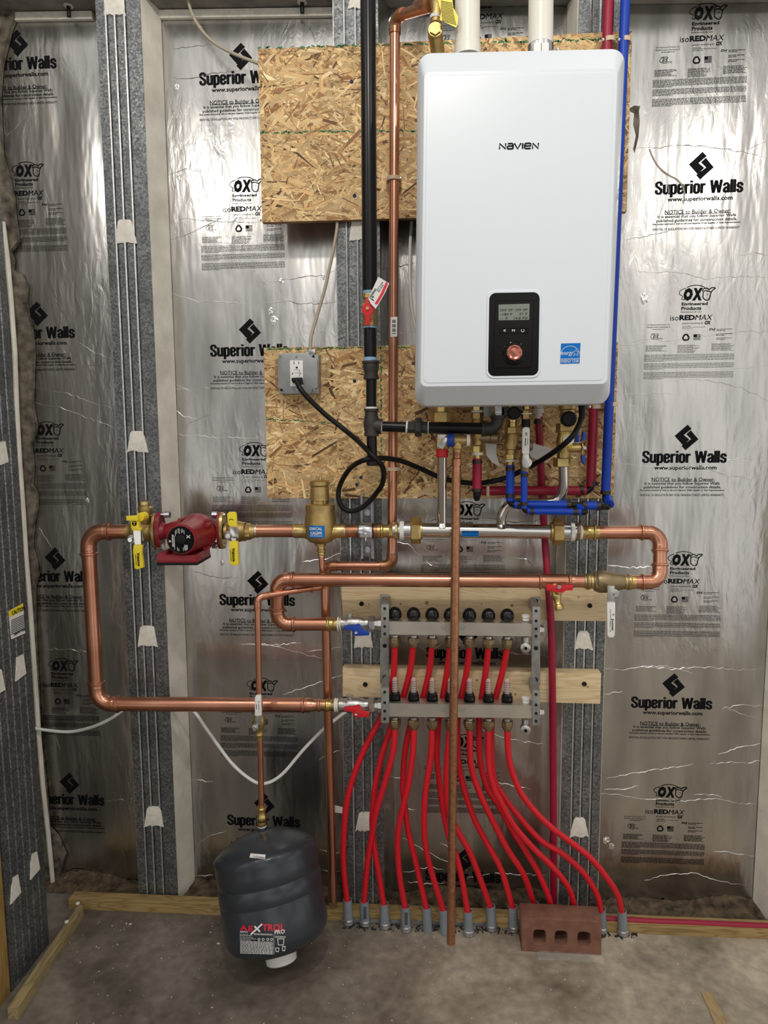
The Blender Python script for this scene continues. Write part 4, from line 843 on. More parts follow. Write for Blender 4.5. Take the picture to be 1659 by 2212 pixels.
for x, x2, y in ((330, 367, 1112), (459, 487, 1112), (340, 352, 1180), (459, 487, 1178)):
    MB().pl((x, y), (x2, y), DU+.004, [(0, 3.5), (1, 4), (x2-x-12, 4), (x2-x-12, 7), (x2-x, 7)] if x < 400 else [(0, 7), (10, 7), (10, 4), (x2-x, 4)], 8).build('flange_bolt', M['chrome'], pu)
np_ = MB().lathe(Vector((C0.x, -.2255, C0.z)), (0, -1, 0), [(0, 29.5*pxw), (.0012, 29.5*pxw)], 40).build('nameplate', M['ink'], pu)
MB().lathe(Vector((C0.x, -.2267, C0.z)), (0, -1, 0), [(0, 11*pxw), (.003, 11*pxw), (.004, 9*pxw)], 30).build('centre_plug', M['rubber'], np_)
mb = MB(); n0 = lambda a, b: Vector((C0.x+a*pxw, -.2269, C0.z-b*pxw)); U, Vv = Vector((0, 0, 1)), Vector((-1, 0, 0))
ink(mb, 'GRUNDFOS', n0(-17.5, 2), 27*pxw, 4*pxw, U, Vv, .03); ink(mb, 'X', n0(-24, 3), 6*pxw, 5*pxw, U, Vv, .05); ink(mb, 'X', n0(17, -7), 8*pxw, 8*pxw, U, Vv, .03)
for k, (a, b, L) in enumerate([(-14, 6, 30), (-11.5, -14, 12), (-9, -18, 10), (-5, -20, 10), (-2.5, -19, 12), (2, -19, 9), (5, -20, 8), (8, -17, 9), (8, 17, 12), (10, 17, 12), (12, 17, 12), (14, 16, 10), (5, 20, 8), (-8, 20, 8), (-5, 22, 6)]):
    mb.add([n0(a-.4, b-L/2), n0(a+.5, b-L/2), n0(a+.5, b+L/2), n0(a-.4, b+L/2)], [(0, 1, 2, 3)])
mb.build('nameplate_lettering', M['plastic'], np_, smooth=False)
g2 = crop(320, 1090, .1326)
mb = MB(); mb.prism([P(*q, .215) for q in g2((135, 825), (165, 790), (250, 790), (300, 825), (770, 825), (790, 945), (780, 950), (145, 948))], (0, .11, 0), .002)
mb.prism([P(*g2((770, 825))[0], .215), P(*g2((905, 745))[0], .16), P(*g2((905, 890))[0], .16), P(*g2((790, 950))[0], .215)], (-.01, .06, 0)); mb.build('terminal_box', M['pump'], pu, ang=25)
MB().prism([P(*q, .216) for q in g2((133, 948), (790, 950), (790, 990), (140, 990))], (0, .112, 0), .001).prism([P(*g2((790, 950))[0], .2155), P(*g2((905, 888))[0], .161), P(*g2((905, 930))[0], .161), P(*g2((790, 990))[0], .2155)], (-.008, .05, 0)).build('box_cover', M['rubber'], pu)
MB().pl(g2((345, 770))[0], g2((370, 720))[0], .19, [(0, 4), (7, 4)], 12).build('conduit_plug', M['rubber'], pu)
# short copper pipe to the air separator
e = E('copper_pipe', 'short thick copper pipe between the pump valve and the air separator', 'pipe')
cyl(e, 'pipe', P(552, 1147, DU), P(645, 1147, DU), W(13.6, P(600, 1147, DU)), M['copper'], 24)
MB().pl((553, 1147), (556, 1147), DU, [(0, 15), (3, 14)], 20).build('solder_ring', M['nickel'], e)
MB().pl((634, 1147), (637, 1147), DU, [(0, 14), (3, 15)], 20).build('solder_ring', M['nickel'], e)
# air separator
e = E('air_separator', 'brass air separator with a tall neck and a blue label', 'air separator')
MB().pl((692, 1087), (692, 1176), DU, [(0, 24), (1, 29), (3, 31.5), (12, 31.5), (22, 31), (32, 33), (45, 34), (58, 34), (66, 33), (74, 31), (82, 25), (86, 15), (87, 12), (92, 12)], 40).build('body', M['brass_cast'], e)
MB().pl((690, 1036), (691, 1092), DU, [(0, 8), (2, 19), (4, 21.5), (12, 21.5), (13, 18), (15, 20), (44, 21), (45, 18), (56, 18)], 36).build('neck', M['brass_cast'], e)
MB().pl((690.5, 1081), (690.7, 1092), DU, [(0, 19.5), (10, 19.5)], 6).build('hex_collar', M['brass'], e, ang=20)
MB().pl((692, 1022), (692, 1038), DU, [(0, 2), (6, 2), (6, 3.5), (16, 3.5)], 12).build('vent_pin', M['brass'], e)
for a, b in ((668, 636), (716, 745)):
    MB().pl((a, 1147), (b, 1147), DU, [(0, 19), (8, 17), (11, 15.5), (abs(b-a), 15.5)], 28).build('port', M['brass'], e)
MB().pl((693, 1172), (694, 1204), DU, [(0, 10), (6, 10), (7, 8), (14, 8), (15, 10), (18, 10), (20, 8), (25, 8.5), (27, 7), (30, 7.5)], 20).build('drain_port', M['brass'], e)
wS = W(34, P(692, 1150, DU)); lb = MB()
cc = P(692, 1150, DU); ang0 = [(-.62+1.06*k/8) for k in range(9)]; zt, zb2 = P(692, 1136, DU+wS).z, P(692, 1162, DU+wS).z
rad = wS*1.005
V = [Vector((cc.x+rad*sin(a)*1.0, cc.y-rad*cos(a), z)) for z in (zt, zb2) for a in ang0]
lb.add(V, [(i, i+1, 9+i+1, 9+i) for i in range(8)]); lb = lb.build('blue_label', M['label'], e)
mb = MB(); a = -.09; u = Vector((cos(a), sin(a), 0)); cN = Vector((cc.x+rad*1.03*sin(a), cc.y-rad*1.03*cos(a), 0)); pw = W(1, cc)
for s, z, w_, h_, mm in (('DISCAL', .24, 27, 6, 0), ('CALEFFI', .6, 25, 6.5, 0), ('CALEFFI HYDRONIC SOLUTIONS', .83, 26, 2.2, 0)):
    ink(mb, s, cN+Vector((0, 0, zt+(zb2-zt)*z)), w_*pw, h_*pw, u, WZ, .03)
mb.build('label_lettering', M['plastic'], lb, smooth=False)
# copper stub, strut with clamp
e = E('copper_pipe', 'short copper pipe with a press adapter between the air separator and the big brass nut', 'pipe')
cyl(e, 'pipe', P(742, 1147, DU), P(825, 1147, DU), W(13.8, P(790, 1147, DU)), M['copper_old'], 24)
MB().pl((744, 1147), (747, 1147), DU, [(0, 15), (3, 14)], 20).build('solder_ring', M['nickel'], e)
MB().pl((816, 1147), (852, 1147), DU, [(0, 14), (6, 14), (8, 16.5), (11, 16.5), (13, 14), (22, 14), (24, 14), (36, 13)], 24).build('press_adapter', M['brass'], e)
MB().pl((841, 1147), (851, 1147), DU, [(0, 15.5), (9, 15.5)], 6).build('hex_collar', M['brass'], e, ang=20)
g = crop(720, 1060, .1085)
st = E('strut_channel', 'short vertical galvanised strut channel holding the pipe clamp on the middle stud', 'bracket')
a, b = P(779, 1078, .04), P(806, 1207, .04); x0, x1 = P(777.5, 1150, .04).x, P(808, 1150, .04).x
z0 = P(790, 1207, .04).z; z1 = P(790, 1070, .04).z; mb = MB(); t = .0025
mb.bb((x0, -.003, z0), (x1, -.0055, z1)); mb.bb((x0, -.004, z0), (x0+t, -.041, z1)); mb.bb((x1-t, -.004, z0), (x1, -.041, z1)); mb.bb((x0, -.041, z0), (x0+.008, -.0385, z1)); mb.bb((x1-.008, -.041, z0), (x1, -.0385, z1)); mb.build('channel', M['strut'], st, smooth=False)
for y in (1107, 1187):
    c = P(793, y, .01); q = MB(); q.lathe(c, (0, -1, 0), [(0, .0095), (.0025, .0095)], 20); q = q.build('washer', M['nickel'], st)
    MB().lathe(c+Vector((0, -.002, 0)), (0, -1, 0), [(0, .0062), (.006, .0062)], 6).build('hex_bolt', M['plastic'] if 0 else M['chrome'], q, ang=20)
cl = E('pipe_clamp', 'shiny two-piece clamp around the copper pipe on the strut channel', 'pipe clamp')
c = P(778, 1147, DU); w = W(1, c)
MB().pl((776, 1147), (805, 1147), DU, [(0, 15.5), (0, 18), (1, 18.5), (28, 18.5), (29, 18), (29, 15.5)], 28).build('band', M['chrome'], cl)
MB().pl((774.5, 1147), (808, 1147), DU, [(0, 14), (0, 16.5), (33, 16.5), (33, 14)], 28).build('rubber_liner', M['rubber'], cl)
MB().pprism([(778, 1152), (804, 1152), (804, 1161), (778, 1161)], DU+.024, .02, .001).build('ear', M['strut'], cl)
MB().pl((790, 1150), (790, 1168), DU+.018, [(0, 6), (3, 7), (4, 2), (18, 2)], 14).build('clamp_screw', M['chrome'], cl)
# stainless header
hd = E('header_pipe', 'polished stainless header pipe with brass union nuts and two risers to the boiler', 'pipe')
MB().pl((908, 1145), (1190, 1149), DU, [(0, 15.5), (282, 15.5)], 32).build('pipe', M['steel'], hd)
MB().pl((848, 1146), (887, 1146), DU, [(0, 13), (1, 18), (6, 18), (7, 16), (12, 17), (14, 18.5), (23, 18.5), (24, 20), (39, 20)], 28).build('thread_adapter', M['chrome'], hd)
MB().pl((854, 1146), (863, 1146), DU, [(0, 20.5), (5, 19.5)], 8).build('bushing', M['brass'], hd, ang=20)
MB().pl((864, 1146), (873, 1146), DU, [(0, 20), (2, 20.8), (6, 20.3), (9, 20.6)], 24).build('white_tape', M['tape'], hd)
for x, m in ((887, M['brass']), (1193, M['brass_cast'])):
    MB().pl((x, 1146 if x < 1000 else 1148), (x+23, 1146 if x < 1000 else 1148), DU, [(0, 22), (1, 28), (3, 29.5), (19, 29.5), (22, 27), (22, 18)], 6, .0).build('union_nut', m, hd, ang=20)
MB().pl((908, 1146), (913, 1146), DU, [(0, 20), (4, 20), (5, 17)], 24).build('collar', M['brass'], hd)
MB().pl((1187, 1148), (1194, 1148), DU, [(0, 17), (2, 20), (7, 20)], 24).build('collar', M['brass'], hd)
MB().pl((1215, 1149), (1245, 1150), DU, [(0, 20), (14, 20), (16, 18), (30, 18)], 28).build('thread_adapter', M['chrome'], hd)
MB().pl((1232, 1149), (1240, 1149), DU, [(0, 20), (3, 20.8), (8, 20)], 24).build('white_tape', M['tape'], hd)
rS = W(10.2, P(955, 1050, DU))
ris = MB(); ris.tube([P(955, 980, .12), P(955, 1060, .1), P(955, 1138, DU)], rS, 22); ris.lathe(P(955, 1126, DU), -WZ, [(0, rS), (.008, rS*1.25), (.016, rS*1.6)], 22, cap=False); ris.build('riser', M['steel'], hd)
pts = [P(1217, 1006, .14), P(1217, 1050, .13), P(1208, 1076, .12), P(1180, 1086, .115), P(1118, 1086, .105), P(1094, 1096, .095), P(1083, 1118, .09), P(1083, 1140, DU)]
ris = MB(); ris.tube(spline(pts, 6), rS, 22); ris.lathe(P(1083, 1128, DU), -WZ, [(0, rS), (.008, rS*1.25), (.014, rS*1.6)], 22, cap=False); ris.build('riser', M['steel'], hd)
lb = MB(); c = P(1017, 1148, DU); R_ = W(15.8, c); x0, x1 = P(998, 1148, DU+R_).x, P(1034, 1148, DU+R_).x; aa = [.75-.75*k/6 for k in range(7)]
V = [Vector((x, c.y-R_*cos(a), c.z+R_*sin(a)-R_*.2)) for x in (x0, x1) for a in [.45-.85*k/6 for k in range(7)]]; V = [Vector((v.x, c.y-(R_+.0006)*cos(math.asin(max(-1, min(1, (v.z-c.z)/(R_+.0006))))), v.z)) for v in V]
lb.add(V, [(i, i+1, 7+i+1, 7+i) for i in range(6)]); lb = lb.build('blue_label', M['label'], hd)
mb = MB(); ink(mb, 'NFC,NFC-H,NCB-H', Vector(((x0+x1)/2, c.y-R_-.0012, c.z+.001)), .042, .0055, WX, WZ, .02); mb.build('label_lettering', M['ink'], lb, smooth=False)
# copper U bend at the right
e = E('copper_bend', 'thick copper U-bend with press elbows right of the stainless header', 'pipe')
rc = W(14.4, P(1340, 1150, DU))
run(e, [P(1290, 1150, DU), P(1426, 1150, DU), P(1425, 1257, DL_), P(1368, 1257, DL_)], rc, rc*1.75, M['copper'], collar=rc*1.2)
MB().pl((1242, 1149), (1252, 1150), DU, [(0, 13), (1, 19), (4, 21), (7, 20), (10, 14)], 8).build('bushing', M['bronze'], e, ang=20)
MB().pl((1251, 1150), (1257, 1150), DU, [(0, 15), (3, 16.5), (6, 15)], 22).build('white_tape', M['tape'], e)
MB().pl((1255, 1150), (1294, 1150), DU, [(0, 14), (10, 14), (12, 15.5), (22, 15.5), (25, 15.5), (27, 18), (30, 18), (32, 15.5), (38, 15)], 24).build('press_adapter', M['brass'], e)
# ball valve on the return
e = E('ball_valve', 'bronze ball valve with a long white lever, right end of the return pipe', 'valve')
mb = MB(); mb.pl((1260, 1256), (1370, 1257), DL_, [(0, 14), (4, 15), (7, 17.5), (10, 17.5), (12, 15), (20, 15), (22, 18), (28, 19), (29, 23), (33, 24), (38, 24.5), (52, 24), (60, 21), (70, 19), (80, 18), (86, 16), (90, 15), (96, 17.5), (99, 17.5), (102, 15), (108, 15)], 28)
mb.build('valve_body', M['bronze'], e)
MB().pl((1262, 1256), (1282, 1256), DL_, [(0, 15.4), (5, 15.4), (8, 18), (11, 18), (13, 15.6), (19, 15.6)], 24).build('press_end', M['brass'], e)
MB().pl((1349, 1257), (1372, 1257), DL_, [(0, 16.4), (5, 15.8), (9, 18), (12, 18), (14, 15.8), (22, 15.6)], 24).build('press_end', M['brass'], e)
MB().pl((1284, 1256), (1293, 1256), DL_, [(0, 22), (8, 22)], 6).build('hex_end', M['bronze'], e, ang=20)
g = crop(1140, 1110, .205)
MB().pprism(g((840, 760), (915, 760), (915, 945), (842, 945)), DL_+.055, .003, .0006).build('lever_plate', M['nickel'], e)
MB().lathe(P(*g((880, 805))[0], DL_+.01), (0, -1, 0), [(0, .011), (.04, .011), (.043, .008), (.043, .005), (.053, .005)], 16).build('stem_nut', M['nickel'], e)
lv = MB().pprism(g((835, 940), (925, 938), (922, 1200), (918, 1285), (900, 1305), (860, 1305), (840, 1285)), DL_+.062, .009, .0025).build('white_lever', M['plastic'], e)
mb = MB(); c = P(*g((893, 1170))[0], DL_+.0626); w = W(1, c); ink(mb, 'Jomar', c, 28*w, 6*w, Vector((.03, 0, -1)), Vector((1, 0, .03)), .03)
ink(mb, 'T-100NE 1-1/4', P(*g((870, 1170))[0], DL_+.0626), 30*w, 2.4*w, Vector((.03, 0, -1)), Vector((1, 0, .03)), .01); ink(mb, 'C', P(*g((903, 1062))[0], DL_+.0626), 4*w, 4*w, bold=.04)
ink(mb, '600 WOG 150 WSP', P(*g((873, 1050))[0], DL_+.0626), 18*w, 2*w, Vector((.03, 0, -1)), Vector((1, 0, .03)), .01); mb.build('lever_lettering', M['ink'], lv, smooth=False)
# return pipe
e = E('copper_return', 'long thick copper return pipe to the upper manifold, with a double bend at its left', 'pipe')
r_ = W(15.2, P(900, 1252, DL_))
run(e, [P(1262, 1256, DL_), P(1210, 1255, DL_)], W(14, P(1230, 1256, DL_)), .02, M['copper'])
MB().pl((1160, 1255), (1250, 1256), DL_, [(0, 15), (3, 15), (5, 18), (8, 18), (10, 15.5), (18, 16), (28, 15), (40, 15.6), (60, 15.6), (66, 15.5), (68, 18), (71, 18), (73, 15.5), (80, 15)], 24).build('tee', M['copper'], e)
run(e, [P(1165, 1255, DL_), P(598, 1252, DL_+.005), P(599, 1348, .115), P(710, 1348, .11)], r_*.97, r_*1.7, M['copper'], collar=r_)
MB().pl((700, 1348), (736, 1348), .11, [(0, 14), (6, 14.5), (8, 16), (11, 16), (13, 14), (20, 13.5), (22, 15), (35, 15)], 22).build('press_adapter', M['brass'], e)
MB().pl((728, 1348), (737, 1348), .11, [(0, 13), (2, 15.5), (5, 15), (9, 14.5)], 20).build('white_tape', M['tape'], e)
# drain cock on tee
e = E('drain_valve', 'brass boiler drain with a red butterfly handle under the return pipe', 'valve')
g = crop(1140, 1110, .205)
MB().pl((1196, 1262), (1209, 1318), (DL_+.01, DL_+.03), [(0, 8), (10, 8), (14, 10), (20, 12), (26, 12), (32, 9), (36, 7.5), (44, 7.5), (46, 9), (50, 10), (56, 10), (57, 8)], 22).build('spout', M['brass'], e)
MB().lathe(P(1204, 1272, DL_+.02), (0, -1, 0), [(0, .012), (.02, .011), (.03, .006)], 18).build('bonnet', M['brass'], e)
MB().pprism(g((195, 745), (265, 745), (290, 765), (330, 750), (375, 765), (400, 750), (475, 748), (475, 808), (400, 810), (375, 830), (290, 832), (262, 812), (200, 808)), DL_+.055, .006, .0012).build('handle', M['redh'], e)
MB().lathe(P(*g((330, 768))[0], DL_+.055), (0, -1, 0), [(0, .005), (.003, .005)], 8).build('handle_screw', M['chrome'], e)
# supply line of the tank: thin copper
e = E('tank_pipe', 'thin copper pipe from the air separator down to the expansion tank', 'pipe')
rt = W(6.4, P(697, 1220, DU))
run(e, [P(694, 1196, DU), P(698, 1266, DU), P(556, 1290, .165), P(560, 1520, .168), P(565, 1750, .17)], rt, rt*2.0, M['copper'], collar=rt*2.2, er=1.22)
MB().pl((668, 1271), (690, 1267), (DU+.01, DU+.005), [(0, 7.5), (3, 9.5), (6, 9.5), (8, 7.8), (22, 7.8)], 18).build('press_end', M['copper'], e)
e = E('ball_valve', 'small ball valve with a short white lever on the thin copper pipe above the tank', 'valve')
MB().pl((559, 1540), (561, 1597), .169, [(0, 8), (4, 9), (8, 12), (16, 13), (26, 13), (32, 10), (38, 8), (44, 8), (46, 9.5), (50, 8), (57, 8)], 22).build('valve_body', M['brass_cast'], e)
g = crop(520, 1210, .205)
MB().pprism(g((158, 1610), (212, 1610), (215, 1740), (160, 1740)), .212, .003, .0008).build('lever_plate', M['nickel'], e)
MB().lathe(P(557, 1563, .185), (0, -1, 0), [(0, .009), (.027, .009), (.028, .005), (.036, .005)], 6).build('stem_nut', M['nickel'], e, ang=20)
lv = MB().pprism(g((147, 1450), (160, 1430), (195, 1425), (213, 1440), (217, 1640), (147, 1642)), .218, .008, .002).build('white_lever', M['plastic'], e)
mb = MB(); c = P(*g((192, 1545))[0], .2184); w = W(1, c); ink(mb, 'Jomar', P(*g((165, 1545))[0], .2184), 12*w, 3.4*w, WZ, -WX, .03); ink(mb, 'T-100NE 1/2', c, 26*w, 2.2*w, WZ, -WX, .01); mb.build('lever_lettering', M['ink'], lv, smooth=False)

# ================================================================ EXPANSION TANK
tk = E('expansion_tank', 'dark grey expansion tank standing tilted on the floor on a white cap', 'tank')
TT, BB = P(566, 1790, .17), P(608, 2072, .265)
ax = (BB-TT); HL = ax.length; ax.normalize(); R_ = .133
def hp(f): return f*HL
prof = [(0, .012), (.004, .012), (.004, .03), (.012, .065), (.024, .094), (.034, .113), (.044, .126), (.054, .134), (.068, R_*.99), (.085, R_), (HL*.36, R_), (HL*.366, R_*.99), (HL*.374, R_*.99), (HL*.382, R_*1.005), (HL*.49, R_*1.005), (HL*.498, R_*.994), (HL*.506, R_*.99), (HL*.515, R_*.998), (HL*.76, R_*.998), (HL*.81, R_*.96), (HL*.85, R_*.88), (HL*.88, R_*.76), (HL*.90, R_*.55), (HL*.905, .04), (HL*.91, .03)]
MB().lathe(TT, ax, prof, 64).build('shell', M['tank'], tk, ang=60)
MB().lathe(TT+ax*(HL*.90), ax, [(0, .041), (HL*.11, .039), (HL*.12, .035)], 36).build('valve_cap', M['plastic'], tk)
MB().pl((565, 1740), (566, 1794), (.17, .17), [(0, 8), (3, 8), (5, 10.5), (8, 10.5), (10, 8.5), (18, 8.5), (20, 9.5), (24, 11), (32, 11), (34, 9.5), (38, 10.5), (42, 10)], 20).build('brass_connector', M['brass'], tk)
MB().pl((566, 1781), (566, 1784), (.17, .17), [(0, 10), (4, 9.5)], 20).build('white_tape', M['tape'], tk)
def tankpt(px, py):     # ray against the tank's cylinder
    v = ray(px, py).normalized(); o = CAM-TT; a_ = v-ax*v.dot(ax); b_ = o-ax*o.dot(ax)
    A_ = a_.dot(a_); B_ = 2*a_.dot(b_); C_ = b_.dot(b_)-(R_*1.002+.0006)**2; t = (-B_-sqrt(max(B_*B_-4*A_*C_, 0)))/(2*A_); return CAM+v*t
def wrap_text(mb, st_, pc, wpx, hpx, bold=0, shear=0, shx=0.0):
    me = textmesh(st_, wpx, hpx, bold, shear); V = [tankpt(pc[0]+v.co.x, pc[1]-v.co.y+shx*v.co.x) for v in me.vertices]
    mb.add(V, [list(p.vertices) for p in me.polygons])
g = crop(420, 1740, .1929); sl = -.07
mb = MB(); wrap_text(mb, 'E', g((630, 1380))[0], 10, 12.5, .03); wrap_text(mb, 'TROL', g((885, 1366))[0], 49, 15.5, .03, 0, -.02)
t3 = g((510, 1405), (550, 1342), (590, 1402)); 
for a, b in ((t3[0], t3[1]), (t3[1], t3[2]), (g((530, 1398))[0], g((552, 1365))[0]), (g((552, 1365))[0], g((575, 1395))[0])):
    n0_ = Vector((b[1]-a[1], a[0]-b[0])).normalized()*1.1; mb.add([tankpt(a[0]+n0_.x, a[1]+n0_.y), tankpt(b[0]+n0_.x, b[1]+n0_.y), tankpt(b[0]-n0_.x, b[1]-n0_.y), tankpt(a[0]-n0_.x, a[1]-n0_.y)], [(0, 1, 2, 3)])
mb.build('red_lettering', M['red'], tk, smooth=False)
mb = MB(); wrap_text(mb, 'PRO', g((955, 1415))[0], 22, 9, .02, 0, -.1); wrap_text(mb, 'AMTROL', g((555, 1415))[0], 18, 4, .02)
for a, b in ((g((760, 1325))[0], g((630, 1445))[0]), (g((672, 1352))[0], g((735, 1415))[0])):
    n0_ = Vector((b[1]-a[1], a[0]-b[0])).normalized()*1.8; mb.add([tankpt(a[0]+n0_.x, a[1]+n0_.y), tankpt(b[0]+n0_.x, b[1]+n0_.y), tankpt(b[0]-n0_.x, b[1]-n0_.y), tankpt(a[0]-n0_.x, a[1]-n0_.y)], [(0, 1, 2, 3)])
rt_ = random.Random(8)
def trow(x0, x1, y, s=0.03, h=3):
    x = x0
    while x < x1:
        e_ = min(x+rt_.uniform(14, 45), x1); q = [(x, y+(x-x0)*s), (e_, y+(e_-x0)*s), (e_, y+(e_-x0)*s+h*1.6), (x, y+(x-x0)*s+h*1.6)]
        mb.add([tankpt(*p) for p in g(*q)], [(0, 1, 2, 3)]); x = e_+5
for y, x1 in ((1440, 600), (1452, 640), (1470, 655), (1487, 690), (1503, 630)): trow(508, x1, y)
for y in (1432, 1443): trow(665, 875, y)
for k in range(10): trow(512, 880, 1518+k*14.5, .03, 4.5)
trow(900, 1020, 1462); trow(905, 1020, 1474)
for x in (723, 770, 822, 865):
    n = 12; V = [tankpt(*g((x+15*cos(2*pi*k/n), 1500+15*sin(2*pi*k/n)))[0]) for k in range(n)]+[tankpt(*g((x+9*cos(2*pi*k/n), 1500+9*sin(2*pi*k/n)))[0]) for k in range(n)]
    mb.add(V, [(k, (k+1) % n, n+(k+1) % n, n+k) for k in range(n)])
for x0, y0_, x1, y1_ in ((930, 1490, 1005, 1565), (905, 1592, 950, 1640), (980, 1575, 1020, 1630)):
    q = [(x0, y0_), (x1, y0_), (x1-6, y1_), (x0+6, y1_)]; q2 = [(x0+7, y0_+7), (x1-7, y0_+7), (x1-12, y1_-7), (x0+12, y1_-7)]
    mb.add([tankpt(*p) for p in g(*q)]+[tankpt(*p) for p in g(*q2)], [(k, (k+1) % 4, 4+(k+1) % 4, 4+k) for k in range(4)])
q = [(887, 1450), (890, 1450), (893, 1665), (890, 1665)]; mb.add([tankpt(*p) for p in g(*q)], [(0, 1, 2, 3)])
mb.build('white_lettering', M['paper'], tk, smooth=False)
# serial sticker on the dome
def dome(px, py, off=.0012):
    v = ray(px, py).normalized(); t = 1.5
    for k in range(4000):
        p = CAM+v*t; q = p-TT; h = q.dot(ax); r = (q-ax*h).length
        rp = 0
        for (t0, r0), (t1, r1) in zip(prof, prof[1:]):
            if t0 <= h <= t1 and t1 > t0: rp = r0+(r1-r0)*(h-t0)/(t1-t0); break
        if h > 0 and r < rp+off: return p
        t += .0005
    return P(px, py, .2)
q = g((628, 535), (797, 550), (790, 603), (616, 582)); nn = 6
V = []; 
for j in range(3):
    for i in range(nn+1):
        fx, fy = i/nn, j/2; x = (q[0][0]*(1-fx)+q[1][0]*fx)*(1-fy)+(q[3][0]*(1-fx)+q[2][0]*fx)*fy; y = (q[0][1]*(1-fx)+q[1][1]*fx)*(1-fy)+(q[3][1]*(1-fx)+q[2][1]*fx)*fy; V.append(dome(x, y, .002))
sk = MB().add(V, [(j*(nn+1)+i, j*(nn+1)+i+1, (j+1)*(nn+1)+i+1, (j+1)*(nn+1)+i) for j in range(2) for i in range(nn)]).build('serial_sticker', M['paper'], tk)
mb = MB(); me = textmesh('21Z26924', 24, 4.5, .01); cxy = g((722, 580))[0]
mb.add([dome(cxy[0]+v.co.x, cxy[1]-v.co.y+.13*v.co.x, .0028) for v in me.vertices], [list(p.vertices) for p in me.polygons]); mb.build('serial_number', M['ink'], sk, smooth=False)

# ================================================================ BOARDS BEHIND MANIFOLDS
def plank(poly, th, label, knots, bolts):
    e = E('mounting_board', label, 'board', 'pine boards behind the manifolds'); d = th
    MB().pprism(poly, d, th-.001, .002).build('plank', M['pine'], e)
    for x, y, r in knots:
        c = P(x, y, d); MB().lathe(c+Vector((0, .001, 0)), (0, -1, 0), [(0, W(r, c)), (.0013, W(r*.9, c))], 12).build('knot', M['treated'], e)
    for x, y in bolts:
        c = P(x, y, d); MB().lathe(c, (0, -1, 0), [(0, W(5, c)), (.003, W(5, c)), (.005, W(3.5, c)), (.003, W(2, c))], 14).build('bolt', M['darkhole'], e)
plank([(737, 1262), (1313, 1264), (1310, 1342), (740, 1338)], .038, 'pine board behind the upper manifold, lower edge above the red tube loops', [(797, 1305, 2), (865, 1305, 3), (922, 1302, 5), (1040, 1305, 2), (1106, 1308, 4), (1250, 1290, 2)], [(781, 1304), (1274, 1308)])
plank([(740, 1443), (1299, 1455), (1297, 1521), (740, 1505)], .038, 'pine board behind the lower manifold, crossed by the red tubes', [(790, 1480, 2), (1113, 1500, 3), (1030, 1470, 3), (1270, 1484, 2)], [(789, 1478), (1262, 1477)])
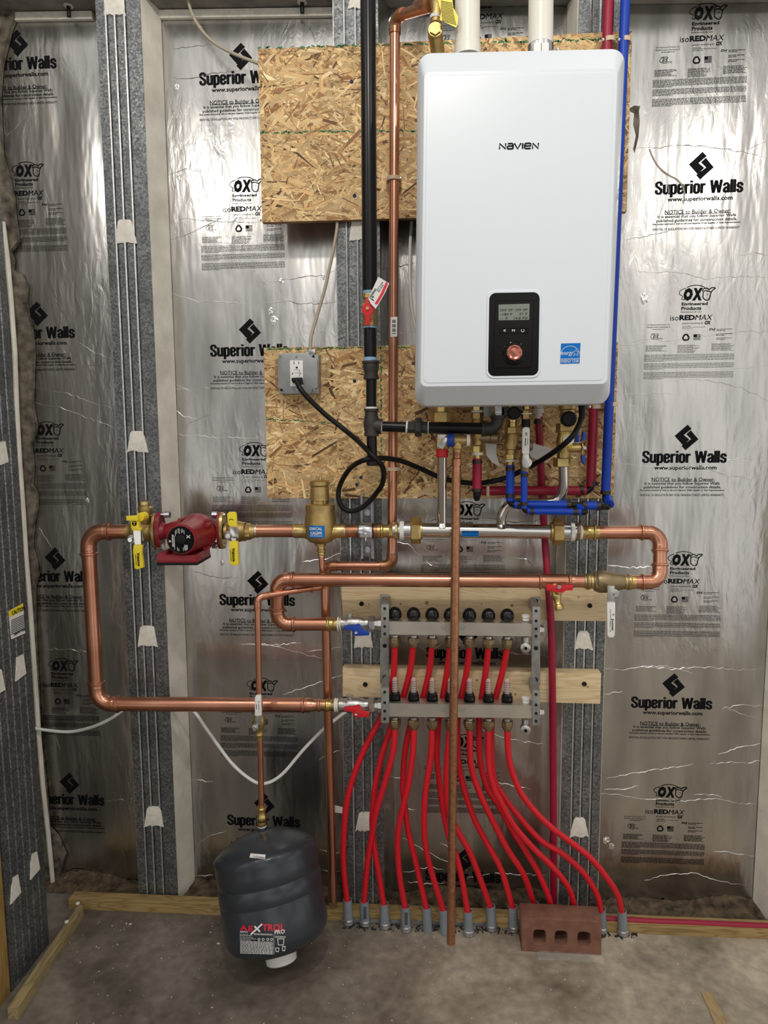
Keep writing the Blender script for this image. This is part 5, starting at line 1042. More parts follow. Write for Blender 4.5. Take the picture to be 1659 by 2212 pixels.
# ================================================================ MANIFOLDS
DMA = .105
NX = [853, 893.5, 933.5, 973, 1014, 1055, 1095.5]
def manifold(yt, yb, label, kind):
    e = E('heating_manifold', label, 'manifold', 'stainless heating manifolds')
    fr = .128; q = [(836, yt), (1157, yt+5), (1156, yb+4), (836, yb)]
    f = quadr(q, .006, fr, 4); mb = MB(); loft(mb, [shrink(f, -fr+.040, .985), shrink(f, -fr+.036, 1), shrink(f, -fr+.003, 1), f if 0 else shrink(f, -fr, .985)]); mb.build('bar', M['bar'], e, ang=30)
    mb = MB(); c = P(980, (yt+yb)/2+3, fr+.0006); w = W(1, c); ink(mb, 'uponor', c, 54*w, 13*w, bold=.02); mb.build('embossed_lettering', M['gapgrey'], e, smooth=False)
    for k, x in enumerate(NX):
        s = (x-836)/320*5
        if kind == 'top':
            MB().pl((x, yt-8+s), (x, yt-34+s), DMA, [(0, 13), (3, 15), (11, 14.8), (17, 12.6), (21, 9), (23, 4.5), (24, 1)], 24).build('valve_cap', M['smoke'], e)
        else:
            y = yt-9+s
            MB().pl((x, y+4), (x, y-18), DMA, [(0, 12), (4, 12.5), (5, 10), (7, 12.5), (14, 12), (15, 10), (17, 10.5), (21, 9)], 20).build('flow_adjuster', M['smoke'], e)
            fm = MB(); fm.pl((x, y-14), (x, y-48), DMA, [(0, 7), (4, 6.3), (28, 5.8), (32, 4.5), (34, 2)], 16); fm = fm.build('sight_glass', M['clear'], e)
            MB().pl((x, y-16), (x, y-44), DMA, [(0, 2.3), (22, 2.3), (24, 3), (28, 2)], 8).build('flow_indicator', M['redh'], fm)
            mb = MB()
            for j in range(5): mb.pl((x, y-20-j*5), (x, y-22-j*5), DMA, [(0, 6.7), (1, 6.7)], 16)
            mb.build('scale_ring', M['chrome'], fm)
        yy = yb+s+1
        MB().pl((x, yy-2), (x, yy+24), DMA, [(0, 9), (5, 9), (6, 8), (8, 8)], 18).build('outlet', M['nickel'], e)
        MB().pl((x, yy+4), (x, yy+16), DMA, [(0, 12), (1, 13), (10, 13), (12, 11.5)], 6, k*.3).build('hex_nut', M['bronze'], e, ang=20)
        MB().pl((x, yy+14), (x, yy+26), DMA, [(0, 11.5), (4, 11.5), (8, 9.5), (10, 8.5)], 10).build('collar', M['bronze'], e)
    # purge cap and drain on the right end
    MB().pl((1136, yt-2), (1136, yt-16), DMA, [(0, 8), (4, 8), (5, 6), (7, 9), (11, 9), (13, 5)], 16).build('vent_cap', M['plastic'], e)
    c = P(1135, yb+28, DMA+.02); w = W(1, c)
    MB().pl((1135, yb+4), (1135, yb+22), DMA, [(0, 8), (18, 8)], 16).build('drain_outlet', M['nickel'], e)
    MB().lathe(c, (0, -1, 0), [(-.015, 10*w), (0, 11*w), (.004, 11*w), (.006, 8*w)], 24).build('drain_knob', M['nickel'], e)
    MB().lathe(c+Vector((0, -.004, 0)), (0, -1, 0), [(0, 4*w), (.006, 3*w)], 12).build('drain_stem', M['ink'], e)
    MB().pl((1157, (yt+yb)/2+5), (1174, (yt+yb)/2+5), DMA, [(0, 14), (10, 14), (11, 12), (17, 11)], 8).build('end_plug', M['nickel'], e)
    return e
manifold(1342, 1371, 'upper stainless manifold bar with seven round black caps', 'top')
manifold(1519, 1548, 'lower stainless manifold bar with seven clear flow gauges', 'low')
for x0, yo, l in ((831, 0, 'perforated steel mounting bracket at the left ends of both manifolds'), (1158, 5, 'perforated steel mounting bracket at the right ends of both manifolds')):
    e = E('manifold_bracket', l, 'bracket', 'manifold brackets'); d = .05
    for y0_, y1_ in ((1285, 1312), (1377, 1476)):
        MB().pprism([(x0-10, y0_+yo), (x0+9, y0_+yo), (x0+9, y1_+yo), (x0-10, y1_+yo)], .046, .006, .001).build('rail', M['plate'], e)
    for ya, yb_ in ((1306, 1378), (1486, 1562)):
        hs = MB(); hs.pprism([(x0-8, ya+yo), (x0+9, ya+yo), (x0+9, yb_+yo), (x0-8, yb_+yo)], .136, .012, .001)
        hs.pprism([(x0-7, ya+yo-2), (x0+8, ya+yo-2), (x0+8, ya+yo+18), (x0-7, ya+yo+18)], .13, .085, .001); hs = hs.build('hoop_clamp', M['plate'], e)
        for f in (.12, .42, .66, .88):
            c = P(x0, ya+(yb_-ya)*f+yo, .137); MB().lathe(c, (0, -1, 0), [(0, W(3.2, c)), (.0015, W(3, c)), (.001, W(1.5, c))], 10).build('clamp_screw', M['darkhole'], hs)
    for y in (1293, 1395, 1463):
        c = P(x0, y+yo, .047); MB().lathe(c, (0, -1, 0), [(0, W(4.5, c)), (.002, W(4.5, c)), (.003, W(3, c))], 12).build('bolt', M['darkhole'], e)
g = crop(520, 1210, .205)
for yc, m, l, sh in ((1347, 'blueh', 'nickel ball valve with a blue handle on the upper manifold inlet', 0), (1523, 'redh', 'nickel ball valve with a red handle on the lower manifold inlet', 176)):
    e = E('ball_valve', l, 'valve', 'nickel manifold inlet valves')
    MB().pl((733, yc), (800, yc), .108, [(0, 12), (1, 14.5), (14, 14.5), (17, 16), (22, 17), (40, 17), (46, 15.5), (52, 14), (54, 12.5), (60, 12.5), (66, 12.5)], 26).build('valve_body', M['nickel'], e)
    MB().pl((796, yc), (812, yc), .108, [(0, 16), (2, 17.5), (12, 17.5), (14, 16)], 6).build('hex_nut', M['nickel'], e, ang=20)
    MB().pl((809, yc+1), (838, yc+2), .108, [(0, 12), (6, 12), (7, 15), (18, 15), (19, 12), (28, 12)], 8).build('union', M['nickel'], e, ang=20)
    MB().pl((755, yc-14), (755, yc-22), .108, [(0, 5), (4, 5), (5, 7), (8, 7), (8, 4)], 14).build('stem_cap', M['nickel'], e)
    lv = MB().pprism([(x, y+sh) for x, y in g((1085, 702), (1195, 690), (1240, 680), (1270, 705), (1280, 740), (1355, 755), (1350, 795), (1215, 802), (1180, 775), (1168, 740), (1088, 735))], .15, .012, .002).build('handle', M[m], e)
    MB().lathe(P(g((1218, 757))[0][0], g((1218, 757))[0][1]+sh, .15), (0, -1, 0), [(0, .0042), (.003, .0042), (.002, .002)], 10).build('handle_screw', M['chrome'], lv)
e = E('press_adapter', 'short brass press adapter between the copper reducer and the red-handled valve', 'pipe fitting')
MB().pl((700, 1523), (738, 1523), .104, [(0, 12), (4, 12), (6, 14), (9, 14), (11, 12.5), (18, 12.5), (20, 14), (28, 14), (29, 11), (38, 11)], 20).build('body', M['brass'], e)
MB().pl((722, 1523), (732, 1523), .104, [(0, 13), (2, 15.5), (5, 14), (9, 14.5)], 18).build('white_tape', M['tape'], e)

# ================================================================ RED TUBES AND SLEEVES
SV = [(750, 1943), (786, 1946), (829, 1951), (875, 1958), (921, 1959), (958, 1963), (1010, 1967), (1059, 1956), (1107, 1958), (1154, 1951), (1192, 1960), (1243, 1962), (1298, 1963), (1343, 1967)]
svn = ['leftmost, left of the middle stud edge', 'second from the left, with a printed barcode', 'third from the left', 'fourth from the left, with a printed strip', 'fifth from the left', 'sixth from the left, half behind the copper rod', 'first to the right of the copper rod', 'second to the right of the copper rod', 'directly left of the brick', 'behind the top left corner of the brick', 'hidden behind the middle of the brick', 'hidden behind the right half of the brick', 'at the right end of the brick', 'rightmost, beside the floor tube']
for k, (x, y) in enumerate(SV):
    yb_ = y+52 if k not in (9, 10, 11, 12) else y+50
    B = F(x+3, yb_); B.z = 0; T_ = P(x+.5, y, -B.y-.004); r = W(10.2, B)
    e = E('conduit_sleeve', 'grey plastic sleeve around a red tube, '+svn[k], 'pipe sleeve', 'grey conduit sleeves at the floor')
    MB().lathe(B, T_-B, [(0, r), ((T_-B).length, r*.98), ((T_-B).length, r*.82), ((T_-B).length-.03, r*.82)], 22).build('sleeve', M['conduit'], e)
    if k not in (4, 5, 10, 11): MB().lathe(B, T_-B, [(.002, r*1.02), (.004, r*1.22), (.009, r*1.15), (.013, r*1.2), (.016, r*1.02)], 20).build('clamp_ring', M['strut'], e)
    if k in (1, 3):
        mb = MB(); dd = -B.y+r+.0015
        for j in range(9): mb.pprism([(x-1, y+14+j*3), (x+6, y+14+j*3), (x+6, y+15.5+j*3), (x-1, y+15.5+j*3)], dd, .0004)
        mb.build('printed_mark', M['inkgrey'], e, smooth=False)
# support comb at the floor
e = E('tube_spacer', 'galvanised perforated spacer strip on the floor between the grey sleeves', 'bracket')
A_, B_ = F(738, 1985, .012), F(1362, 2003, .012); MB().prism([A_, B_, B_+Vector((0, .004, 0)), A_+Vector((0, .004, 0))], (0, 0, -.011), 0).build('strip', M['strut'], e)
Tb = [ # lists of (px,py)
 ([(820, 1556), (792, 1608), (767, 1668), (750, 1730), (743, 1800), (742, 1870), (750, 1950)], 'B', 0),
 ([(844, 1574), (825, 1632), (811, 1695), (806, 1741), (804, 1777), (808, 1825), (816, 1873), (829, 1955)], 'B', 2),
 ([(853, 1570), (851, 1610), (844, 1645), (830, 1695), (813, 1753), (804, 1801), (794, 1861), (786, 1950)], 'F', 1),
 ([(886, 1570), (875, 1625), (871, 1680), (871, 1710), (876, 1753), (883, 1801), (898, 1861), (921, 1962)], 'B', 4),
 ([(894, 1570), (893, 1610), (890, 1640), (882, 1695), (871, 1741), (861, 1789), (859, 1837), (864, 1897), (875, 1960)], 'F', 3),
 ([(933.5, 1570), (931, 1632), (920, 1705), (916, 1765), (919, 1825), (931, 1880), (957, 1966)], 'F', 5),
 ([(947, 1555), (944, 1632), (951, 1705), (960, 1765), (972, 1815), (986, 1850), (999, 1905), (1010, 1970)], 'B', 6),
 ([(973, 1572), (966, 1640), (964, 1690), (968, 1748), (986, 1790), (1013, 1838), (1037, 1898), (1059, 1960)], 'F', 7),
 ([(988, 1560), (990, 1640), (1000, 1695), (1023, 1765), (1050, 1818), (1083, 1880), (1107, 1961)], 'B', 8),
 ([(1014, 1574), (1018, 1655), (1037, 1715), (1062, 1768), (1096, 1834), (1132, 1891), (1154, 1955)], 'F', 9),
 ([(1035, 1560), (1037, 1640), (1052, 1700), (1078, 1742), (1107, 1794), (1134, 1836), (1161, 1881), (1183, 1931), (1192, 1963)], 'B', 10),
 ([(1055, 1574), (1056, 1655), (1068, 1705), (1080, 1728), (1108, 1780), (1150, 1830), (1194, 1873), (1228, 1917), (1243, 1965)], 'F', 11),
 ([(1062, 1560), (1062, 1640), (1070, 1690), (1084, 1714), (1116, 1758), (1168, 1815), (1215, 1844), (1259, 1884), (1289, 1931), (1298, 1968)], 'B', 12),
 ([(1095.5, 1574), (1100, 1640), (1118, 1698), (1145, 1740), (1186, 1783), (1233, 1819), (1277, 1855), (1313, 1899), (1335, 1935), (1343, 1970)], 'F', 13)]
UP = [[(853, 1392), (851, 1448), (845, 1486), (835, 1522)], [(893, 1392), (886, 1448), (871, 1506), (858, 1540)], [(933, 1393), (928, 1445), (914, 1506), (899, 1540)], [(973, 1394), (966, 1448), (956, 1509), (950, 1535)], [(1014, 1395), (1009, 1445), (996, 1509), (991, 1535)], [(1055, 1396), (1050, 1445), (1040, 1509), (1036, 1535)], [(1096, 1397), (1087, 1445), (1070, 1509), (1064, 1535)]]
ords = ['first', 'second', 'third', 'fourth', 'fifth', 'sixth', 'seventh']; ib = iff = 0
for pts, kind, s in Tb:
    B = F(SV[s][0]+3, SV[s][1]+52); dB = -B.y; n = len(pts)
    d0 = .068 if kind == 'B' else DMA
    path = []
    if kind == 'B':
        U_ = UP[ib]
        for j, q in enumerate(U_): path.append(P(q[0], q[1], [DMA, .085, .072, .068][j]))
        lab = 'bright red tube from the upper manifold, under its %s cap from the left' % ords[ib]; ib += 1
    else: lab = 'bright red tube from the lower manifold, under the %s flow gauge from the left' % ords[iff]; iff += 1
    for j, (x, y) in enumerate(pts):
        t = j/(n-1); wob = (.0 if kind == 'B' else .012)*sin(pi*t); path.append(P(x, y, d0+(dB-d0)*t**1.5+wob))
    rr_ = W(6.4, path[-1]); tag(MB().tube(spline(path, 7), rr_, 14).build('heating_tube', M['pexred']), lab, 'tube', 'bright red floor heating tubes')

# ================================================================ CRIMSON AND BLUE TUBES
def crimp(root, a, b, r, m='crimp'):
    MB().tube([a, b], r*1.12, 18).build('crimp_ring', M[m], root)
e = E('hot_water_tube', 'wide crimson tube coming down from the ceiling behind the boiler, then turning left', 'tube')
dC = .05; rC = W(10.2, P(1300, 950, dC))
run(e, [P(1316, -40, dC), P(1276, 1060, dC), P(1040, 1060, dC+.01)], rC, rC*1.0, M['pexcrim'], emat=M['rubber'], collar=rC*.8, er=.72, press=False, elbow='black_elbow')
for a, b in (((1282, 1040), (1281, 1048)), ((1251, 1059), (1259, 1059))): crimp(e, P(*a, dC), P(*b, dC), rC)
MB().tube([P(1033, 1060, .075), P(1032, 1068, .1), P(1030, 1076, .12)], rC*.7, 16).build('black_elbow', M['rubber'], e)
e = E('cold_water_tube', 'wide blue tube running from the ceiling down the right side of the boiler', 'tube')
rB = W(10.2, P(1340, 500, .055))
cyl(e, 'pipe', P(1352.5, -40, .055), P(1308, 1066, .075), rB, M['pexblue'], 22)
crimp(e, P(1308.5, 1060, .075), P(1308, 1068, .075), rB)
MB().tube(spline([P(1308, 1068, .075), P(1309, 1082, .08), P(1314, 1094, .1), P(1304, 1094, .13), P(1296, 1093, .135)], 4), rB*.72, 18).build('black_elbow', M['rubber'], e)
MB().tube([P(1313, 1076, .08), P(1317, 1090, .11)], rB*.95, 18).build('blue_ring', M['pexblue'], e)
for (x, y, d, r, l) in ((1316, 88, dC, rC, 'beige pipe clip on the crimson tube at the boiler top'), (1350, 88, .055, rB, 'beige pipe clip on the blue tube at the boiler top'), (1321, 874, .066, rB, 'beige pipe clip on the blue tube at the bottom corner of the boiler'), (1287, 879, dC, rC, 'beige pipe clip on the crimson tube at the bottom corner of the boiler')):
    e = E('pipe_clip', l, 'pipe clip', 'beige clips on the tubes'); c = P(x, y, d)
    MB().lathe(c-Vector((0, 0, .0045)), WZ, [(0, r), (0, r*1.25), (.01, r*1.25), (.01, r)], 22, cap=False).build('band', M['clip'], e)
    MB().box(c+Vector((0, (d-.02)/2, 0)), (r*2.9, d-.022, .009), .0015).build('base', M['clip'], e)
    MB().lathe(c+Vector((-r*1.3, -.004, 0)), (0, -1, 0), [(0, .004), (.004, .004), (.0055, .002)], 10).build('screw', M['chrome'], e)
e = E('pipe_clip', 'beige pipe clip on the horizontal crimson tube under the boiler', 'pipe clip', 'beige clips on the tubes')
c = P(1053, 1060, dC+.01); MB().box(c+Vector((0, -.003, 0)), (.008, .03, .027), .002).build('band', M['clip'], e)
e = E('crimson_tube', 'narrow crimson tube from the boiler underside down the wall to the floor', 'tube')
pts = [P(1163, 900, .06), P(1167, 980, .055), P(1171, 1060, .03), P(1176, 1150, .022), P(1184, 1260, .05), P(1190, 1345, .0522), P(1193, 1460, .05), P(1195, 1700, .03), P(1196, 1965, .02)]
MB().tube(spline(pts, 6), W(7.6, P(1190, 1400, .03)), 16).build('pipe', M['pexcrim'], e)
crimp(e, P(1162, 907, .06), P(1162, 916, .06), W(7.6, P(1190, 1400, .03)))
MB().pl((1163, 870), (1163, 904), .06, [(0, 10), (12, 10), (13, 12), (22, 12), (23, 8), (34, 8)], 16).build('white_connector', M['pvc'], e)
e = E('floor_tube', 'crimson tube lying along the floor to the right, behind the sleeves', 'tube')
MB().tube(spline([F(1270, 1982, .03), F(1300, 1984, .03), F(1400, 1990, .03), F(1500, 1994, .03), F(1700, 2003, .03)], 5), .0085, 16).build('pipe', M['pexcrim'], e)
# blue branch assembly under the boiler
e = E('cold_branch', 'blue tubes with black elbows turning right under the boiler', 'tube')
rb = W(9.2, P(1100, 1040, .13)); d1 = .13
run(e, [P(1102, 1004, d1), P(1102, 1090, d1), P(1232, 1091, d1)], rb, rb*.9, M['pexblue'], emat=M['rubber'], elbow='black_elbow', er=.74, collar=rb*.8, press=False)
for a, b in (((1102, 1008), (1102, 1016)), ((1102, 1066), (1102, 1074)), ((1118, 1090), (1126, 1090)), ((1224, 1091), (1232, 1091))): crimp(e, P(*a, d1), P(*b, d1), rb)
MB().tube([P(1230, 1091, d1), P(1272, 1092, d1)], rb*.74, 16).build('black_tee', M['rubber'], e)
MB().tube([P(1258, 1092, d1), P(1302, 1093, d1)], rb, 18).build('pipe', M['pexblue'], e)
for a, b in (((1258, 1092), (1266, 1092)), ((1289, 1093), (1298, 1093))): crimp(e, P(*a, d1), P(*b, d1), rb)
MB().tube([P(1296, 1093, d1), P(1314, 1094, d1)], rb*.72, 16).build('black_elbow', M['rubber'], e)
e = E('cold_branch', 'narrower blue tube under the white-levered valve, turning right in front of the other', 'tube')
rb2 = W(7.2, P(1135, 1060, .155)); d2 = .155
run(e, [P(1132, 1018, d2), P(1132, 1104, d2), P(1255, 1106, d2)], rb2, rb2*.9, M['pexblue'], emat=M['rubber'], elbow='black_elbow', er=.74, collar=rb2*.9, press=False)
for a, b in (((1133, 1022), (1133, 1030)), ((1132, 1084), (1132, 1092)), ((1145, 1105), (1153, 1105)), ((1238, 1106), (1248, 1106))): crimp(e, P(*a, d2), P(*b, d2), rb2)
MB().tube(spline([P(1248, 1106, d2), P(1262, 1107, d2), P(1264, 1104, d2-.004), P(1250, 1092, d1)], 5), rb2*.8, 16).build('black_elbow', M['rubber'], e)
MB().tube([P(1260, 1104, d2), P(1250, 1094, d1+.008)], rb2*1.02, 16).build('blue_ring', M['pexblue'], e)

# ================================================================ FITTINGS UNDER THE BOILER
def hexn(e, x, y0_, y1_, w, d, m='brass'):
    MB().pl((x, y0_), (x, y1_), d, [(0, w*.92), (1.5, w), (y1_-y0_-1.5, w), (y1_-y0_, w*.92)], 6, .2).build('hex_nut', M[m], e, ang=20)
e = E('supply_valve', 'brass heating supply connection with a red cap and a butterfly lever, leftmost under the boiler', 'valve')
hexn(e, 955, 866, 892, 14, .13); hexn(e, 956, 890, 913, 26, .13, 'brass_cast')
MB().pl((956, 912), (955, 970), .125, [(0, 18), (10, 18), (20, 15), (40, 15), (57, 16)], 24).build('body', M['brass_cast'], e)
MB().pl((955, 964), (955, 989), .125, [(0, 12), (1, 13), (22, 13), (24, 11)], 24).build('red_cap', M['redh'], e)
g = crop(740, 860, .1929)
MB().pprism(g((1062, 405), (1160, 405), (1150, 540), (1060, 550)), .15, .003, .001).build('pink_plate', M['nickel'], e)
MB().pprism(g((1150, 440), (1200, 455), (1210, 475), (1160, 510), (1120, 575), (1085, 550), (1100, 500)), .172, .004, .001).build('butterfly_lever', M['chrome'], e)
MB().lathe(P(*g((1108, 482))[0], .15), (0, -1, 0), [(0, .007), (.01, .007)], 6).build('lever_nut', M['brass'], e)
e = E('relief_valve', 'bronze relief valve with a blue disc, on top of the copper discharge rod', 'valve')
MB().pl((970, 951), (1016, 951), .17, [(0, 13), (4, 13), (5, 10), (12, 12), (30, 12), (38, 10), (46, 9)], 24).build('valve_body', M['brass_cast'], e)
MB().pl((966, 951), (981, 951), .172, [(0, 14), (14, 14.5), (15, 12)], 28).build('blue_disc', M['blueh'], e)
MB().pl((1008, 951), (1016, 951), .17, [(0, 13), (7, 13)], 24).build('white_ring', M['plastic'], e)
MB().pl((988, 955), (987, 980), .17, [(0, 11), (14, 11), (16, 9), (24, 9)], 20).build('outlet', M['brass_cast'], e)
e = E('discharge_pipe', 'long speckled copper discharge rod hanging in front of the manifolds, open at the floor', 'pipe')
rt2 = W(9.3, P(980, 1500, .17)); cyl(e, 'pipe', P(986, 990, .17), P(974, 2037, .17), rt2, M['copper_rod'], 24)
MB().pl((987, 973), (986, 1004), .17, [(0, 9.5), (5, 9.5), (7, 8.5), (16, 8.5), (18, 10.8), (31, 10.8)], 22).build('adapter', M['copper_old'], e)
e = E('hot_outlet', 'brass connector stack with a short crimson tube under the boiler, right of the copper rod', 'pipe fitting')
hexn(e, 1031, 866, 888, 13, .125); MB().pl((1031, 886), (1031, 892), .125, [(0, 12), (5, 12)], 20).build('white_tape', M['tape'], e)
hexn(e, 1031, 891, 906, 14, .125, 'brass_cast'); MB().pl((1031, 905), (1031, 962), .125, [(0, 12), (10, 14), (22, 17), (35, 17), (45, 12), (56, 11)], 24).build('body', M['brass_cast'], e)
MB().pl((1031, 944), (1078, 946), (.125, .14), [(0, 12), (20, 12), (30, 10), (32, 12), (46, 12)], 20).build('side_port', M['bronze'], e)
hexn(e, 1031, 962, 978, 13, .125); MB().pl((1031, 977), (1031, 983), .125, [(0, 12), (3, 12.8), (6, 12)], 20).build('white_tape', M['tape'], e)
MB().pl((1031, 982), (1031, 1000), .125, [(0, 8), (12, 8), (13, 10), (18, 10)], 18).build('barb', M['brass'], e)
rc2 = W(10, P(1030, 1030, .125)); cyl(e, 'crimson_tube', P(1031, 990, .125), P(1030, 1058, .125), rc2, M['pexcrim'], 20)
crimp(e, P(1031, 994, .125), P(1031, 1001, .125), rc2); crimp(e, P(1030, 1055, .125), P(1030, 1062, .125), rc2)
MB().pl((1030, 1060), (1030, 1081), .125, [(0, 8), (10, 8), (16, 7), (20, 3)], 16).build('black_elbow', M['rubber'], e)
e = E('cold_inlet', 'tall brass isolation fitting with a black knob above the wide blue branch tube', 'valve')
MB().pl((1105, 866), (1107, 905), .125, [(0, 13), (20, 13), (38, 12)], 20).build('neck', M['brass_cast'], e)
MB().pl((1110, 893), (1118, 893), (.15, .17), [(0, 15)], 12) if 0 else None
c = P(1111, 892, .165); w = W(1, c); MB().lathe(c+Vector((0, .03, 0)), (0, -1, 0), [(0, 12*w), (.012, 13*w), (.014, 14.5*w), (.026, 14.5*w), (.03, 11*w)], 14).build('black_knob', M['rubber'], e, ang=15)
MB().pl((1107, 903), (1107, 908), .125, [(0, 12), (5, 12)], 20).build('white_tape', M['tape'], e)
MB().pl((1107, 907), (1107, 924), .125, [(0, 14), (5, 14), (6, 13), (16, 13)], 24).build('collar', M['brass'], e)
hexn(e, 1107, 922, 937, 16.5, .125, 'brass_cast')
MB().pl((1106, 936), (1104, 982), .125, [(0, 13), (4, 15), (20, 15), (22, 16), (34, 16), (36, 13), (46, 13)], 24).build('body', M['brass_cast'], e)
hexn(e, 1103, 980, 993, 14.5, .125); MB().pl((1103, 992), (1103, 997), .125, [(0, 12), (5, 12)], 20).build('white_tape', M['tape'], e)
MB().pl((1103, 996), (1102, 1007), .125, [(0, 9), (11, 9)], 18).build('barb', M['brass'], e)
MB().pl((1112, 962), (1150, 962), .125, [(0, 9), (24, 10), (25, 13), (34, 13), (38, 10)], 20).build('side_port', M['bronze'], e)
e = E('fill_valve', 'ball valve with an upright white lever under the boiler, above the narrow blue tube', 'valve')
MB().pl((1137, 864), (1137, 886), .15, [(0, 8), (2, 9.5), (4, 8), (6, 9.5), (8, 8), (10, 9.5), (12, 8), (20, 8)], 20).build('threaded_nipple', M['brass'], e)
hexn(e, 1137, 886, 906, 11.5, .15, 'brass_cast'); MB().pl((1137, 892), (1137, 895), .15, [(0, 12), (3, 12)], 20).build('white_tape', M['tape'], e)
MB().pl((1136, 905), (1136, 924), .15, [(0, 9), (4, 9.5), (18, 9.5)], 18).build('black_sleeve', M['rubber'], e)
MB().pl((1136, 960), (1134, 1020), .15, [(0, 9), (20, 9), (30, 13), (42, 13), (50, 10), (60, 9)], 20).build('valve_body', M['bronze'], e)
g = crop(1000, 860, .217)
lv = MB().pprism(g((592, 315), (605, 292), (630, 287), (655, 292), (667, 315), (662, 545), (655, 556), (600, 556), (590, 545)), .19, .008, .002).build('white_lever', M['plastic'], e)
MB().pprism(g((598, 550), (657, 550), (662, 640), (640, 690), (600, 690), (590, 640)), .185, .003, .0008).build('lever_plate', M['nickel'], e)
MB().lathe(P(*g((640, 640))[0], .17), (0, -1, 0), [(0, .011), (.004, .011)], 20).build('white_disc', M['plastic'], e)
MB().lathe(P(*g((622, 665))[0], .16), (0, -1, 0), [(0, .006), (.028, .006), (.028, .004), (.034, .004)], 16).build('stem_nut', M['nickel'], e)
mb = MB(); c = P(*g((622, 435))[0], .1905); w = W(1, c); ink(mb, 'Jomar', c, 17*w, 4.5*w, WZ, -WX, .03); ink(mb, '600 WOG', P(*g((645, 430))[0], .1905), 14*w, 2.2*w, WZ, -WX, .02); ink(mb, 'LF 3/4', P(*g((630, 360))[0], .1905), 7*w, 5*w, WZ, -WX, .03)
mb.build('lever_lettering', M['ink'], lv, smooth=False)
e = E('return_valve', 'brass return valve with a black knob, yellow cap and blue lever, rightmost under the boiler', 'valve')
MB().pl((1226, 866), (1226, 900), .14, [(0, 19), (18, 19), (20, 16), (34, 16)], 26).build('neck', M['brass_cast'], e)
c = P(1230, 905, .175); w = W(1, c); MB().lathe(c+Vector((0, .035, 0)), (0, -1, 0), [(0, 15*w), (.012, 15*w), (.014, 17*w), (.03, 17*w), (.034, 13*w)], 16).build('black_knob', M['rubber'], e, ang=15)
hexn(e, 1222, 914, 932, 21, .14, 'brass_cast')
MB().pl((1219, 930), (1218, 990), .14, [(0, 15), (10, 14), (20, 17), (38, 17), (44, 15), (60, 15)], 24).build('body', M['brass_cast'], e)
hexn(e, 1219, 975, 989, 16, .14); hexn(e, 1217, 989, 1008, 22, .14)
c = P(1228, 949, .175); w = W(1, c); MB().lathe(c+Vector((0, .03, 0)), (0, -1, 0), [(0, 11*w), (.025, 12.5*w), (.03, 12.5*w)], 26).build('pale_cap', M['paper'], e)
cy = P(1226, 950, .185); MB().tube(spline([cy+Vector((.0145*cos(a)*1.05, -.0, .0145*sin(a))) for a in [.9+k*.45 for k in range(11)]]+[P(1236, 968, .19)], 3), .0016, 8).build('yellow_strap', M['yellow'], e)
MB().pl((1225, 967), (1262, 967), .15, [(0, 9), (10, 10), (28, 10), (30, 6), (36, 6)], 20).build('side_port', M['brass'], e)
MB().pprism(g((1188, 450), (1200, 450), (1198, 560), (1186, 560)), .16, .012, .001).build('lever_bar', M['brass'], e)
for q in (((1195, 335), (1215, 330), (1230, 360), (1225, 405), (1195, 430), (1178, 430), (1190, 395)), ((1183, 565), (1220, 572), (1222, 640), (1205, 662), (1185, 640))):
    MB().pprism(g(*q), .165, .016, .003).build('blue_lever', M['blueh'], e)
MB().pprism(g((1110, 330), (1155, 315), (1160, 440), (1115, 440)), .12, .012, .002).build('blue_tab', M['blueh'], e)
MB().lathe(P(*g((1210, 495))[0], .17), (0, -1, 0), [(0, .004), (.006, .004)], 6).build('lever_nut', M['chrome'], e)
for poly, d, l in ((g((222, 450), (335, 460), (333, 560), (372, 685), (290, 640), (235, 570)), .075, 'blank white paper tag curling beside the hot outlet under the boiler'), (g((600, 495), (700, 450), (888, 500), (838, 645), (760, 620), (620, 560)), .085, 'blank white paper tag hanging behind the white-levered valve under the boiler')):
    tag(MB().pprism(poly, d, .0008).build('paper_tag', M['paper']), l, 'paper tag')

# ================================================================ ELECTRICAL
e = E('outlet_box', 'square grey metal outlet box on the lower strand board', 'outlet')
g = crop(560, 460, .217)
MB().pprism(g((190, 1410), (590, 1410), (592, 1800), (195, 1800)), .062, .04, .002).build('box', M['box'], e)
cv = MB().pprism(g((190, 1420), (200, 1400), (240, 1395), (480, 1395), (500, 1410), (520, 1440), (560, 1445), (580, 1465), (583, 1730), (570, 1745), (530, 1755), (515, 1800), (250, 1800), (235, 1760), (200, 1745), (185, 1730), (183, 1470), (188, 1440)), .068, .006, .002).build('cover', M['box'], e)
for x, y in ((210, 1425), (370, 1432), (378, 1762), (547, 1762)): MB().lathe(P(*g((x, y))[0], .068), (0, -1, 0), [(0, .0035), (.0015, .003)], 12).build('screw', M['chrome'], cv)
for x, y in ((540, 1427), (220, 1762)): MB().lathe(P(*g((x, y))[0], .067), (0, -1, 0), [(0, .003), (.002, .003)], 12).build('screw_hole', M['ink'], cv)
rc_ = MB().pprism(g((303, 1467), (433, 1467), (437, 1727), (310, 1727)), .0715, .004, .0008).build('receptacle', M['plastic'], e)
mb = MB()
for q in (((342, 1477), (349, 1477), (349, 1507), (342, 1507)), ((391, 1480), (397, 1480), (397, 1505), (391, 1505)), ((363, 1530), (383, 1530), (383, 1548), (363, 1548)), ((345, 1560), (400, 1560), (400, 1563), (345, 1563)), ((398, 1563), (402, 1563), (402, 1625), (398, 1625)), ((345, 1590), (400, 1590), (400, 1592), (345, 1592)), ((326, 1590), (334, 1590), (334, 1610), (326, 1610)), ((410, 1590), (416, 1590), (416, 1606), (410, 1606))): mb.pprism(g(*q), .072, .0004)
